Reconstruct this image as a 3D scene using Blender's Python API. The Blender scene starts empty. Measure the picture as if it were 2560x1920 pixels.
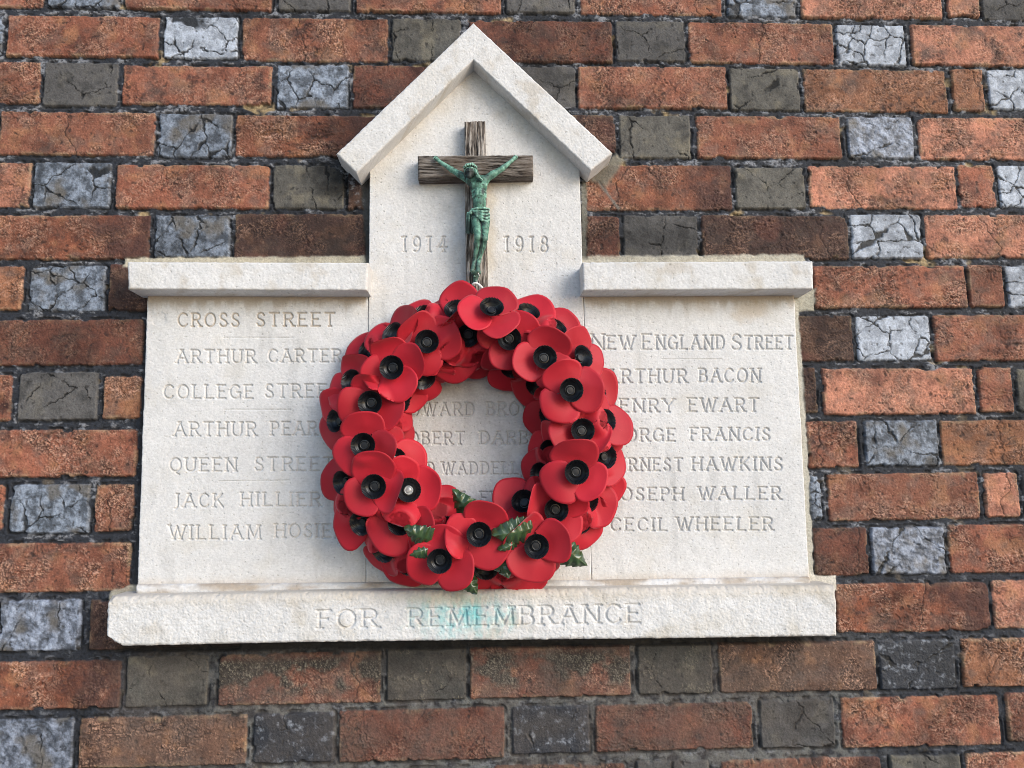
import bpy, math, random
import numpy as np
from mathutils import Vector, Matrix

# ------------------------------------------------------------------ camera, sky, sun, exposure
scene = bpy.context.scene
COL = scene.collection
FPX = 1923.0                                   # focal length in photo pixels (2560 wide)
CX, CZ, CD = 0.4138, -0.7281, 1.0621           # camera position relative to the wall face (metres)
PITCH, YAW, ROLL = 0.1311, 0.0366, -0.0106
cp, sp, cy, sy = math.cos(PITCH), math.sin(PITCH), math.cos(YAW), math.sin(YAW)
Fv = np.array([sy*cp, cy*cp, sp]); R0 = np.array([cy, -sy, 0.0]); U0 = np.cross(R0, Fv)
Rv = R0*math.cos(ROLL) + U0*math.sin(ROLL); Uv = U0*math.cos(ROLL) - R0*math.sin(ROLL)
CAM = np.array([CX, -CD, CZ])
cam_data = bpy.data.cameras.new('camera'); cam = bpy.data.objects.new('camera', cam_data); COL.objects.link(cam)
cam_data.sensor_width = 36.0; cam_data.lens = 36.0*FPX/2560.0
cam_data.clip_start = 0.02; cam_data.clip_end = 200
M = Matrix.Identity(4)
for i in range(3):
    M[i][0], M[i][1], M[i][2], M[i][3] = Rv[i], Uv[i], -Fv[i], CAM[i]
cam.matrix_world = M
scene.camera = cam

SUN_EL, SUN_AZ = math.radians(25), math.radians(48)      # azimuth from the wall's normal towards the right
to_sun = Vector((math.sin(SUN_AZ)*math.cos(SUN_EL), -math.cos(SUN_AZ)*math.cos(SUN_EL), math.sin(SUN_EL)))
w = bpy.data.worlds.new('World'); scene.world = w; w.use_nodes = True
wt = w.node_tree
sky = wt.nodes.new('ShaderNodeTexSky'); sky.sky_type = 'NISHITA'; sky.sun_disc = False
sky.sun_elevation = SUN_EL; sky.sun_rotation = math.atan2(to_sun.x, to_sun.y)
bg = wt.nodes['Background']; bg.inputs[1].default_value = 0.15
wt.links.new(sky.outputs[0], bg.inputs[0])
sl = bpy.data.lights.new('sun', 'SUN'); sl.energy = 1.3; sl.angle = math.radians(32); sl.color = (1.0, 0.978, 0.945)
so = bpy.data.objects.new('sun', sl); COL.objects.link(so)
so.rotation_euler = to_sun.to_track_quat('Z', 'Y').to_euler()
scene.view_settings.view_transform = 'Standard'; scene.view_settings.look = 'None'
scene.cycles.filter_width = 0.95
scene.view_settings.exposure = 0.75; scene.view_settings.gamma = 1.0

# ------------------------------------------------------------------ helpers
rng = np.random.default_rng(7); random.seed(7)

def P(px, py, y):
    """point on the plane Y = y (parallel to the wall) that the photo shows at pixel px, py"""
    d = Fv + Rv*((px-1280)/FPX) - Uv*((py-960)/FPX)
    t = (y-CAM[1])/d[1]
    return CAM + d*t
def to_px(X, Y, Z):
    dx, dy, dz = X-CAM[0], Y-CAM[1], Z-CAM[2]
    zc = dx*Fv[0]+dy*Fv[1]+dz*Fv[2]
    return (1280+FPX*(dx*Rv[0]+dy*Rv[1]+dz*Rv[2])/zc, 960-FPX*(dx*Uv[0]+dy*Uv[1]+dz*Uv[2])/zc)

_ang = rng.random((256, 256))*2*np.pi
_GX, _GY = np.cos(_ang), np.sin(_ang)
def pn(x, y, seed=0):
    x = np.asarray(x)+seed*17.31; y = np.asarray(y)+seed*9.77
    xi = np.floor(x).astype(np.int64); yi = np.floor(y).astype(np.int64)
    xf = x-xi; yf = y-yi
    u = xf*xf*xf*(xf*(xf*6-15)+10); v = yf*yf*yf*(yf*(yf*6-15)+10)
    x0 = xi & 255; x1 = (xi+1) & 255; y0 = yi & 255; y1 = (yi+1) & 255
    a = _GX[y0, x0]*xf+_GY[y0, x0]*yf; b = _GX[y0, x1]*(xf-1)+_GY[y0, x1]*yf
    c = _GX[y1, x0]*xf+_GY[y1, x0]*(yf-1); d = _GX[y1, x1]*(xf-1)+_GY[y1, x1]*(yf-1)
    return 1.5*((a+(b-a)*u)*(1-v)+(c+(d-c)*u)*v)
def fbm(x, y, f, seed=0, oc=4, g=0.5):
    s = 0; a = 1.0; t = 0
    for o in range(oc):
        s = s+a*pn(x*f, y*f, seed+o*3); t += a; a *= g; f *= 2.03
    return s/t*1.3
def ss(a, b, x):
    t = np.clip((x-a)/(b-a), 0, 1); return t*t*(3-2*t)
def mix(a, b, t):
    return a+(np.asarray(b)-a)*t[..., None]
def lin(r, g, b):
    f = lambda c: ((c/255+0.055)/1.055)**2.4 if c > 10 else c/255/12.92
    return np.array([f(r), f(g), f(b)])

def mesh_np(name, V, Q, col=None, smooth=True):
    me = bpy.data.meshes.new(name)
    V = np.ascontiguousarray(V, dtype=np.float32).reshape(-1, 3); Q = np.ascontiguousarray(Q, dtype=np.int32)
    k = Q.shape[1]
    me.vertices.add(len(V)); me.vertices.foreach_set('co', V.ravel())
    me.loops.add(Q.size); me.loops.foreach_set('vertex_index', Q.ravel())
    me.polygons.add(len(Q)); me.polygons.foreach_set('loop_start', np.arange(0, Q.size, k, dtype=np.int32))
    if smooth: me.polygons.foreach_set('use_smooth', np.ones(len(Q), dtype=bool))
    me.update(calc_edges=True)
    if col is not None:
        col = np.asarray(col, dtype=np.float32).reshape(len(V), -1)
        if col.shape[1] == 3: col = np.concatenate([col, np.full((len(V), 1), .85, np.float32)], 1)
        at = me.color_attributes.new('Col', 'FLOAT_COLOR', 'POINT'); at.data.foreach_set('color', np.ascontiguousarray(col).ravel())
    return me
def link(name, me, mat=None, parent=None):
    o = bpy.data.objects.new(name, me); COL.objects.link(o)
    if mat is not None and me is not None and len(me.materials) == 0: me.materials.append(mat)
    if parent is not None: o.parent = parent
    return o
def grid_q(nr, nc, off=0):
    i = np.arange(nr*nc).reshape(nr, nc)+off
    return np.stack([i[:-1, :-1], i[1:, :-1], i[1:, 1:], i[:-1, 1:]], -1).reshape(-1, 4)
def thing(name, label, cat, loc=(0, 0, 0)):
    o = bpy.data.objects.new(name, None); COL.objects.link(o); o.location = loc; o.empty_display_size = .05
    o['label'] = label; o['category'] = cat
    return o

# ------------------------------------------------------------------ materials
def vmat(name, nscale, namp, bscale, bstr, bdist=0.0006, spec=0.3, alpha_rough=True, rough=0.85):
    """surface colour from the object's own colour attribute, varied by fine noise, with a fine bump"""
    m = bpy.data.materials.new(name); m.use_nodes = True; t = m.node_tree; n = t.nodes; L = t.links
    b = n['Principled BSDF']; b.inputs['Specular IOR Level'].default_value = spec
    at = n.new('ShaderNodeAttribute'); at.attribute_name = 'Col'
    tc = n.new('ShaderNodeTexCoord')
    n1 = n.new('ShaderNodeTexNoise'); n1.inputs['Scale'].default_value = nscale; n1.inputs['Detail'].default_value = 4; n1.inputs['Roughness'].default_value = .7
    L.new(tc.outputs['Object'], n1.inputs['Vector'])
    mr = n.new('ShaderNodeMapRange'); mr.inputs[1].default_value = .25; mr.inputs[2].default_value = .75
    mr.inputs[3].default_value = 1-namp; mr.inputs[4].default_value = 1+namp; L.new(n1.outputs[0], mr.inputs[0])
    mx = n.new('ShaderNodeVectorMath'); mx.operation = 'SCALE'
    L.new(at.outputs['Color'], mx.inputs[0]); L.new(mr.outputs[0], mx.inputs['Scale']); L.new(mx.outputs[0], b.inputs['Base Color'])
    if alpha_rough: L.new(at.outputs['Alpha'], b.inputs['Roughness'])
    else: b.inputs['Roughness'].default_value = rough
    n2 = n.new('ShaderNodeTexNoise'); n2.inputs['Scale'].default_value = bscale; n2.inputs['Detail'].default_value = 3; n2.inputs['Roughness'].default_value = .65
    L.new(tc.outputs['Object'], n2.inputs['Vector'])
    bp = n.new('ShaderNodeBump'); bp.inputs['Strength'].default_value = bstr; bp.inputs['Distance'].default_value = bdist
    L.new(n2.outputs[0], bp.inputs['Height']); L.new(bp.outputs[0], b.inputs['Normal'])
    return m
M_BRICK = vmat('weathered_brick', 420, .30, 700, .8, .0008, .35)
M_STONE = vmat('portland_stone', 420, .09, 650, .55, .0006, .2)
M_WOOD = vmat('weathered_oak', 500, .15, 600, .4, .0005, .25)
M_BRONZE = vmat('verdigris_bronze', 500, .30, 700, .35, .0004, .45)

def solid(name, col, rough, spec=.5, trans=0.0, nscale=60, namp=.06, bump=0.0, bscale=400, vary=0.0):
    m = bpy.data.materials.new(name); m.use_nodes = True; t = m.node_tree; n = t.nodes; L = t.links
    b = n['Principled BSDF']; b.inputs['Roughness'].default_value = rough; b.inputs['Specular IOR Level'].default_value = spec
    tc = n.new('ShaderNodeTexCoord'); n1 = n.new('ShaderNodeTexNoise'); n1.inputs['Scale'].default_value = nscale; n1.inputs['Detail'].default_value = 3
    L.new(tc.outputs['Object'], n1.inputs['Vector'])
    mr = n.new('ShaderNodeMapRange'); mr.inputs[1].default_value = .3; mr.inputs[2].default_value = .7
    mr.inputs[3].default_value = 1-namp; mr.inputs[4].default_value = 1+namp; L.new(n1.outputs[0], mr.inputs[0])
    mx = n.new('ShaderNodeVectorMath'); mx.operation = 'SCALE'; mx.inputs[0].default_value = tuple(col); L.new(mr.outputs[0], mx.inputs['Scale'])
    if vary:                                     # each piece faded a little differently
        oi = n.new('ShaderNodeObjectInfo'); m2 = n.new('ShaderNodeMapRange'); m2.inputs[3].default_value = 1-vary; m2.inputs[4].default_value = 1+vary
        L.new(oi.outputs['Random'], m2.inputs[0]); mm_ = n.new('ShaderNodeMath'); mm_.operation = 'MULTIPLY'
        L.new(mr.outputs[0], mm_.inputs[0]); L.new(m2.outputs[0], mm_.inputs[1]); L.new(mm_.outputs[0], mx.inputs['Scale'])
    L.new(mx.outputs[0], b.inputs['Base Color'])
    if bump:
        n2 = n.new('ShaderNodeTexNoise'); n2.inputs['Scale'].default_value = bscale; L.new(tc.outputs['Object'], n2.inputs['Vector'])
        bp = n.new('ShaderNodeBump'); bp.inputs['Strength'].default_value = bump; bp.inputs['Distance'].default_value = .0005
        L.new(n2.outputs[0], bp.inputs['Height']); L.new(bp.outputs[0], b.inputs['Normal'])
    if trans:
        tr = n.new('ShaderNodeBsdfTranslucent'); L.new(mx.outputs[0], tr.inputs['Color'])
        ms = n.new('ShaderNodeMixShader'); ms.inputs[0].default_value = trans
        L.new(b.outputs[0], ms.inputs[1]); L.new(tr.outputs[0], ms.inputs[2]); L.new(ms.outputs[0], n['Material Output'].inputs[0])
    return m
M_PETAL = solid('red_petal_paper', (.46, .010, .024), .58, .34, .06, 25, .06, .12, 900, .16)
_pb = M_PETAL.node_tree.nodes['Principled BSDF']; _pb.inputs['Sheen Weight'].default_value = .35; _pb.inputs['Sheen Roughness'].default_value = .45; _pb.inputs['Sheen Tint'].default_value = (1, .62, .66, 1)
M_CUP = solid('black_ribbed_plastic', (.008, .009, .012), .30, .6)
M_STUD = solid('black_stud_plastic', (.009, .010, .013), .45, .4)
M_SILVER = solid('clear_silvery_stud', (.30, .31, .31), .3, .8, 0, 300, .3)
M_LEAF = solid('glossy_green_leaf', (.040, .078, .030), .26, .7, .08, 80, .25, .2, 200)
M_RING = solid('black_wreath_backing', (.015, .012, .012), .6, .3)
M_CORD = solid('white_cord', (.75, .73, .70), .8, .2, 0, 900, .1, .5, 900)
M_PAVE = solid('grey_pavement', (.22, .21, .20), .9, .2, 0, 3, .2)

# ------------------------------------------------------------------ the brick wall
ZK = 2.4578
TILE = dict(A=(0, 0), H=(830, 0), G=(1660, 0), B=(0, 600), F=(1660, 600), C=(0, 1245), D=(830, 1245), E=(1660, 1245))
# row | bricks: tile x0 x1 y0 y1 kind   (x0 or x1 = * where the photo's edge cuts the brick)
ROWS = """
0|A * 265 -205 40 r|A 300 740 -205 45 b|A 775 1670 -200 60 r|A 1715 2150 -195 66 g|H 150 1035 -190 75 r|H 1070 1490 -185 76 g|H 1530 2388 -180 88 r|G 390 800 -170 100 b|G 840 1700 -165 110 p|G 1740 1930 -160 102 p|G 1955 2380 -150 120 g
1|A * 10 100 330 b|A 45 970 100 346 r|A 1010 1455 105 355 s|A 1490 2380 112 375 r|H 370 790 115 370 y|H 835 1720 128 380 d|H 1745 2165 130 375 g|H 2195 3080 140 388 r|G 1065 1480 155 400 s|G 1525 * 155 400 p
2|A * 240 380 630 r|A 270 720 385 650 g|A 755 1665 405 640 r|A 1705 2135 400 660 b|H 130 985 405 662 d|H 1020 1495 410 655 g|H 1515 2425 410 665 r|G 410 830 420 675 y|G 865 1735 428 685 o|G 1775 1965 425 680 o|G 2000 2400 430 670 s
3|A 0 945 690 950 r|A 975 1420 700 965 b|A 1450 2330 710 960 t|H 330 760 706 962 g|H 800 1740 706 930 k|H 1770 2200 710 970 y|G 205 1085 715 970 r|G 1135 1530 720 970 v|G 1570 * 722 975 p
4|A * 180 1000 1270 p|A 210 675 1000 1272 b|A 715 1650 1015 1280 r|A 1680 2110 1015 1280 y|H 100 990 1020 1285 k|H 1030 1460 1020 1290 g|H 1560 2455 1016 1288 t|G 440 865 1030 1280 y|G 895 1795 1022 1280 p|G 1820 2035 1015 1270 r|G 2065 2480 1020 1270 s
5|A * 915 1325 1590 t|A 955 1410 1325 1580 b|A 1445 2245 1315 1590 k|H 280 700 1315 1590 g|H 740 1530 1315 1590 d|H 1560 1765 1330 1590 d|H 1795 2245 1325 1590 g|G 235 1130 1325 1590 k|G 1150 1585 1320 1585 s|G 1615 * 1320 1580 p
6|B * 135 165 430 o|B 180 640 160 430 b|B 670 1500 150 432 k|F -400 885 160 415 r|F 925 1855 160 415 r|F 1875 2085 155 410 r|F 2115 2540 160 410 s
7|B * 875 490 765 d|F 100 790 465 740 r|F 835 1160 465 740 k|F 1190 1635 470 735 s|F 1665 * 462 740 r
8|B * 65 830 1110 r|B 115 595 815 1105 g|B 635 860 840 1095 o|F 855 935 785 1060 k|F 980 1905 790 1070 p|F 1940 2140 785 1055 r|F 2175 2600 795 1050 y
9|B * 835 1165 1450 r|F 885 1190 1115 1395 r|F 1240 1685 1110 1385 b|F 1712 * 1110 1380 o
10|B * 15 1510 1790 r|B 65 545 1505 1800 b|B 585 815 1505 1788 r|F 902 965 1440 1716 b|F 1015 1938 1435 1718 r|F 1975 2180 1432 1700 p|F 2215 2640 1430 1700 g
11|C * 795 275 570 r|E 925 1250 185 475 d|E 1280 1725 180 470 v|E 1760 * 168 460 r
12|C * 490 625 935 v|C 553 1460 620 925 k|E 1065 2000 525 822 t|E 2030 * 510 802 p
13|C * 735 1000 1290 t|C 775 1270 972 1280 y|C 1345 2335 958 1265 w|D 340 820 932 1240 x|D 850 1832 918 1222 w|D 1880 2335 902 1203 x|E 340 1302 885 1187 m|E 1330 1790 875 1176 n|E 1835 * 868 1162 o
14|C * 440 1358 1668 v|C 485 1510 1345 1650 m|C 1560 2050 1322 1625 n|D 45 1055 1300 1612 d|D 1110 1580 1282 1570 n|D 1620 2582 1266 1547 d|E 595 1045 1240 1532 g|E 1100 2065 1222 1526 r|E 2110 * 1200 1496 r
15|C * 800 1740 2040 r|C 860 1340 1720 2030 g|C 1400 2400 1700 2010 d|D 420 940 1665 1960 g|D 1000 1800 1640 1935 d|D 1880 2320 1618 1910 g|E 350 1340 1602 1890 t|E 1400 1830 1582 1870 y|E 1870 * 1570 1860 r
"""
bricks = []                                     # X0, X1, Z0, Z1, kind
rowinfo = {}
for line in ROWS.strip().split('\n'):
    parts = line.split('|'); r = int(parts[0]); lst = []
    for s in parts[1:]:
        t, x0, x1, y0, y1, k = s.split(); ox, oy = TILE[t]
        y0 = float(y0)/ZK+oy; y1 = float(y1)/ZK+oy; ym = (y0+y1)/2
        L = .1025 if k in 'gybsvnx' else .215
        if x0 == '*':
            xb = P(float(x1)/ZK+ox, ym, 0)[0]; xa = xb-L
        elif x1 == '*':
            xa = P(float(x0)/ZK+ox, ym, 0)[0]; xb = xa+L
        else:
            xa = P(float(x0)/ZK+ox, ym, 0)[0]; xb = P(float(x1)/ZK+ox, ym, 0)[0]
        xm = (float(x0) if x0 != '*' else float(x1)-200)/ZK+ox
        xm2 = (float(x1) if x1 != '*' else float(x0)+200)/ZK+ox
        zt = P((xm+xm2)/2, y0, 0)[2]; zb = P((xm+xm2)/2, y1, 0)[2]
        b = [xa, xb, zb, zt, k]; lst.append(b); bricks.append(b)
    rowinfo[r] = lst
WX0, WX1, WZ0, WZ1 = -0.95, 1.95, -1.55, 0.62
def fill(r, lst):
    zt = np.mean([b[3] for b in lst]); zb = np.mean([b[2] for b in lst])
    xr = max(b[1] for b in lst); last = max(lst, key=lambda b: b[1])[4]; st = last not in 'gybsvnx'
    while xr < WX1:
        L = .103 if st else .215; k = random.choice('bgsy' if st else 'rrpto'); lst2 = [xr+.011, xr+.011+L, zb, zt, k]
        bricks.append(lst2); xr += .011+L; st = not st
    xl = min(b[0] for b in lst); first = min(lst, key=lambda b: b[0])[4]; st = first not in 'gybsvnx'
    while xl > WX0:
        L = .103 if st else .215; k = random.choice('bgsy' if st else 'rrpto')
        bricks.append([xl-.011-L, xl-.011, zb, zt, k]); xl -= .011+L; st = not st
for r, lst in rowinfo.items(): fill(r, lst)
zt = np.mean([b[2] for b in rowinfo[15]]); zz = zt
for i in range(6):
    fill(20, [[.1+.169*(i % 2), .315+.169*(i % 2), zz-.0755, zz-.0105, 'r']]); bricks.append([.1+.169*(i % 2), .315+.169*(i % 2), zz-.0755, zz-.0105, 'r']); zz -= .0757
zz = np.mean([b[3] for b in rowinfo[0]])
for i in range(8):
    q = [.03+.169*((i+1) % 2), .245+.169*((i+1) % 2), zz+.0105, zz+.0755, 'r']; fill(20, [q]); bricks.append(q); zz += .0757

def axis(a, b, fa, fb, fine, coarse):
    return np.concatenate([np.arange(a, fa, coarse), np.arange(fa, fb, fine), np.arange(fb, b+coarse, coarse)])
c_ = [P(x, y, 0) for x, y in ((-10, -10), (2570, -10), (2570, 1930), (-10, 1930))]
fx0, fx1 = min(c[0] for c in c_)-.01, max(c[0] for c in c_)+.01
fz0, fz1 = min(c[2] for c in c_)-.01, max(c[2] for c in c_)+.01
xs = axis(WX0, WX1, fx0, fx1, .00112, .005); zs = axis(WZ0, WZ1, fz0, fz1, .00112, .005)
X, Z = np.meshgrid(xs, zs)
PX, PY = to_px(X, np.zeros_like(X), Z)
# mortar bed
n1 = fbm(X, Z, 60, 1, 4); n2 = fbm(X, Z, 260, 5, 3, .6); n3 = fbm(X, Z, 14, 9, 3); nl = fbm(X*.45, Z, 120, 21, 4, .6)
H = -.0019+.0008*n1+.0005*n2
C = np.empty(X.shape+(4,)); C[..., 3] = .8
base = lin(42, 45, 52)*np.ones(X.shape+(3,))
base = base*(1+.3*np.clip(n2, -.8, 1)+.25*n1)[..., None]
base = mix(base, lin(112, 112, 108), .75*ss(1480, 1780, PY)*ss(-.5, .3, n1)*ss(300, 560, PX)*(1-ss(2050, 2300, PX)))
lime = ss(.12, .55, nl+.5*n3+.16*ss(800, 300, PY))*(1-.6*ss(1300, 1500, PY))
base = mix(base, lin(150, 152, 158), .7*lime*ss(-.45, .25, n2+.5*n1+.1)); H += .0010*lime
base = mix(base, lin(24, 25, 28), .7*ss(.2, .5, -n2-.3*n1))
sand = ss(.44, .6, fbm(X*.6, Z, 22, 33, 3)+.25*n3)*(1-ss(700, 1100, PY)*.8)
base = mix(base, lin(168, 146, 108)*(1+.35*n2[..., None]), .8*sand*ss(-.5, .1, n1)); H -= .0025*sand
C[..., :3] = base
KINDS = dict(r=(154, 92, 69), p=(186, 123, 97), d=(108, 64, 50), k=(66, 46, 40), o=(160, 104, 70), t=(138, 80, 56), m=(112, 82, 66),
             w=(124, 76, 60), g=(88, 86, 85), y=(94, 91, 85), b=(132, 142, 157), s=(166, 174, 187), v=(136, 144, 160), n=(66, 71, 82), x=(74, 72, 68))
def seg_d(px, py, a, b):
    ax, ay = a; bx, by = b; dx, dy = bx-ax, by-ay; L2 = dx*dx+dy*dy+1e-12
    t = np.clip(((px-ax)*dx+(py-ay)*dy)/L2, 0, 1)
    return np.hypot(px-ax-t*dx, py-ay-t*dy)
for bi, (xa, xb, za, zb, k) in enumerate(bricks):
    if xb < WX0+.02 or xa > WX1-.02: continue
    m = .006
    i0, i1 = np.searchsorted(xs, [xa-m, xb+m]); j0, j1 = np.searchsorted(zs, [za-m, zb+m])
    if i1-i0 < 3 or j1-j0 < 3: continue
    S = (slice(j0, j1), slice(i0, i1)); x = X[S]; z = Z[S]
    sd = bi*1.37
    wob = .0013*fbm(x, z, 45, sd, 3)+.0006*fbm(x, z, 220, sd+4, 2)
    til = random.uniform(-.006, .006)
    cx, cz = (xa+xb)/2, (za+zb)/2; hx, hz = (xb-xa)/2, (zb-za)/2
    lx, lz = x-cx, z-cz+til*(x-cx)
    hx += .0007; hz += .0005; rr = min(random.uniform(.002, .005), hx*.5)
    qx = np.abs(lx)-hx+rr; qz = np.abs(lz)-hz+rr
    d = np.hypot(np.maximum(qx, 0), np.maximum(qz, 0))+np.minimum(np.maximum(qx, qz), 0)-rr+wob
    # chipped places along the arrises
    chip = ss(.35, .7, fbm(x, z, 38, sd+8, 2))
    d = d+.0030*chip
    inside = ss(.0006, -.0008, d)
    prof = ss(.0003, -.0018, d)
    f1 = fbm(x, z, 28, sd+11, 4); f2 = fbm(x, z, 110, sd+15, 3, .6); f3 = fbm(x, z, 420, sd+19, 2)
    c = lin(*KINDS[k])*np.ones(x.shape+(3,))*random.uniform(.80, 1.12)
    c = mix(c, lin(112, 78, 62), np.full(x.shape, random.uniform(0, .42))) if k in 'rto' else c
    if k in 'rtodpm': c = mix(c, lin(58, 44, 43), ss(.05, .6, fbm(x, z, 26, sd+121, 4, .65)+.25*fbm(x*.5, z, 90, sd+125, 3))*random.choice((0, .25, .5, .75)))
    off = random.uniform(-.0012, .0014)
    rough = np.full(x.shape, .82)
    if k in 'rpdkotmw':
        # crinkled, sand-struck face: warped streaks running across the brick at their own angle
        an = random.uniform(-.5, .5); ca, sa = math.cos(an), math.sin(an)
        u = (x*ca+z*sa); v = (-x*sa+z*ca)
        wx = u*55+1.1*f1*2; wv = v*190+2.2*f1*2+.9*f2
        cre = pn(wx, wv, sd+23); cre2 = pn(wx*2.1+3, wv*1.9, sd+29)
        rid = 1-np.abs(cre); rid2 = 1-np.abs(cre2); rid3 = 1-np.abs(pn(x*240+2*f1, z*300+2*f2, sd+26))
        patch = ss(-.25, .35, fbm(x, z, 20, sd+31, 2))*random.uniform(.5, 1)
        fold_ = 1-np.abs(pn(u*34+1.6*f1, v*85+1.8*f1, sd+97)); fm = ss(-.1, .4, fbm(x, z, 13, sd+98, 2)); hh = .0012*fm*ss(.80, .98, fold_)+.0007*f1+.0005*f2+.0017*patch*(rid**4-.4)+.0011*(rid2**4-.4)*patch+.0005*f3+.0006*rid3**3*patch
        c = c*(1+.22*f1+.2*f2+.24*f3)[..., None]
        c = mix(c, c*np.array([.40, .37, .40]), ss(.0, .55, fbm(x, z, 19, sd+37, 4, .6))*random.uniform(.5, .95))
        c = mix(c, lin(172, 122, 84)*(1+.15*f2[..., None]), (.12 if k in 'dk' else .45)*ss(.1, .55, fbm(x, z, 24, sd+41, 3)))
        c = mix(c, lin(104, 88, 80)*(.55 if k in 'dk' else 1), .5*ss(-.1, .5, fbm(x, z, 30, sd+42, 4, .65)))
        lite = patch*np.maximum(ss(.80, .97, rid), .8*ss(.86, .97, rid3))*ss(-.3, .3, f2+.2); dark = patch*np.maximum(ss(.68, .93, rid2), ss(.30, .55, np.abs(cre)*np.abs(cre2)*2.4)*.7)*ss(-.4, .3, f1+.15)
        c = mix(c, lin(222, 174, 148)*(.5 if k in 'dkm' else 1), .62*lite)
        c = mix(c, lin(56, 40, 36), .72*dark); c = mix(c, lin(48, 35, 32), .7*fm*ss(.90, .70, np.abs(fold_-.80)*6)*ss(-.3, .2, f2)*.8)
        c = mix(c, lin(176, 152, 118)*(.5 if k in 'dk' else .9), .5*ss(-.006, -.001, d)*ss(-.1, .5, f1+.3*f2))
        cz_ = pn(u*75+2.2*f1+1.2*f2, v*230+2.5*f1+1.5*f2, sd+103); cm_ = patch*ss(-.25, .35, fbm(x, z, 40, sd+105, 2)); g_ = ss(.16, .05, np.abs(cz_-.02)); l_ = ss(.16, .05, np.abs(cz_-.24))
        c = mix(c, lin(50, 36, 33), .75*cm_*g_); c = mix(c, lin(220, 170, 140)*(.5 if k in 'dk' else 1), .6*cm_*l_); hh += cm_*(.0006*l_-.0008*g_)
        fl = pn(x*330+f1, z*430+2*f2, sd+83); c = mix(c, lin(60, 44, 40), .6*ss(.42, .7, fl)); c = mix(c, lin(214, 168, 138)*(.5 if k in 'dk' else 1), .34*ss(.5, .75, -fl)); hh -= .0004*ss(.4, .7, fl)
        spots = ss(.56, .72, fbm(x, z, 95, sd+43, 2)); c = mix(c, lin(44, 34, 32), .7*spots); hh -= .0005*spots
        if k in 'k': c = mix(c, lin(104, 58, 48)*(1+.2*f2[..., None]), .35*ss(.2, .6, fbm(x, z, 15, sd+45, 2)))
        if k == 't': c = mix(c, lin(70, 46, 42), .85*ss(0, .9, lx/hx+.7*f1))
        if k in 'wx':
            pass
        if random.random() < .35:                              # a long fine crack
            px0 = cx+random.uniform(-.7, .7)*hx
            cr = np.abs(x-px0-.012*fbm(z, x*0, 40, sd+47, 3)-(z-cz)*random.uniform(-.4, .4))
            cm = ss(.0012, .0003, cr); c = mix(c, lin(40, 28, 26), .8*cm); hh -= .0009*cm
        if k == 'w':
            cr = ss(-.22, .2, fbm(x*.8, z, 30, sd+51, 4)+.35*(lz/hz)-.05)*ss(.95, .45, np.abs(lz/hz-.15))
            rdg = 1-np.abs(pn(x*170+1.5*f1, z*260+1.6*f2, sd+53))
            c = mix(c, lin(58, 55, 50)*(1+.3*f2[..., None]), .95*cr); c = mix(c, lin(168, 158, 138), .5*cr*ss(.84, .97, rdg))
            hh += cr*(.0012*rdg**2)
    else:
        hh = .0006*f1+.0004*f2+.0003*f3
        frost = ss(-.35, .40, fbm(x, z, 60, sd+23, 5, .75)); fl = pn(x*360+f1, z*400+2*f2, sd+83); hh += .0004*fl; hh = hh*(.35 if k == 's' else .8)
        if k in 'bsv':
            c = mix(c*(.62 if k == 's' else .30), c*1.14, frost); c = c*(1+(.12 if k == 's' else .22)*fl)[..., None]; rough = .62-.12*frost
            if k != 's': c = mix(c, lin(98, 92, 84), .8*ss(.05, .5, fbm(x, z, 24, sd+27, 3)))
        elif k == 'n':
            c = mix(c*.5, lin(150, 156, 166), .75*ss(.1, .6, fbm(x, z, 75, sd+23, 5, .7))); rough = .6-.1*frost
        else:
            c = c*(1+.20*f1+.22*f2+.2*f3)[..., None]
            c = mix(c, lin(128, 120, 102)*(1+.2*f2[..., None]), (.5 if k == 'y' else .2)*ss(.05, .55, fbm(x, z, 30, sd+25, 4)))
            c = mix(c, lin(48, 47, 46), .6*ss(.1, .6, fbm(x, z, 34, sd+26, 4)))
        if k == 'x':
            cr = ss(.0, .4, fbm(x, z, 36, sd+51, 4)); rdg = 1-np.abs(pn(x*190+1.5*f1, z*260+1.6*f2, sd+53))
            c = mix(c, lin(150, 140, 118), .5*cr*ss(.82, .97, rdg)); hh += cr*.0011*rdg**2
        if k == 'v':
            rough = np.full(x.shape, .42); rp = pn(x*60+f1, z*150+z*0+2*f1+x*60, sd+57); hh += .0009*rp; c = c*(1+.22*rp)[..., None]
        # crazed glaze: crack network round random sites
        ns = dict(s=15, b=10, v=4, g=5, y=4, n=5, x=4)[k]
        sx = np.array([random.uniform(xa-.02, xb+.02) for _ in range(ns)]); sz = np.array([random.uniform(za-.015, zb+.015) for _ in range(ns)])
        wxx = x+.0045*fbm(x, z, 75, sd+61, 3); wzz = z+.0045*fbm(x, z, 75, sd+65, 3)
        D2 = np.sort(np.hypot(wxx[..., None]-sx, (wzz[..., None]-sz)*1.15), -1)
        e = D2[..., 1]-D2[..., 0]
        wd = dict(s=.0022, b=.0021, v=.0018, g=.0016, y=.0014, n=.0016, x=.001)[k]
        pres = ss(-.35, .05, fbm(x, z, 26, sd+69, 2)+(.25 if k == 's' else .08 if k == 'b' else -.12))
        cm = ss(wd, wd*.5, e*(1+.5*f2))*pres
        c = mix(c, lin(18, 17, 17), .95*cm); hh -= .0016*cm
        # a lighter lip under each crack
        hh += .0005*pres*ss(wd*2.6, wd*1.1, e)
        spots = ss(.5, .68, fbm(x, z, 130, sd+73, 2)); c = mix(c, lin(40, 38, 38), .7*spots); hh -= .0004*spots
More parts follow.
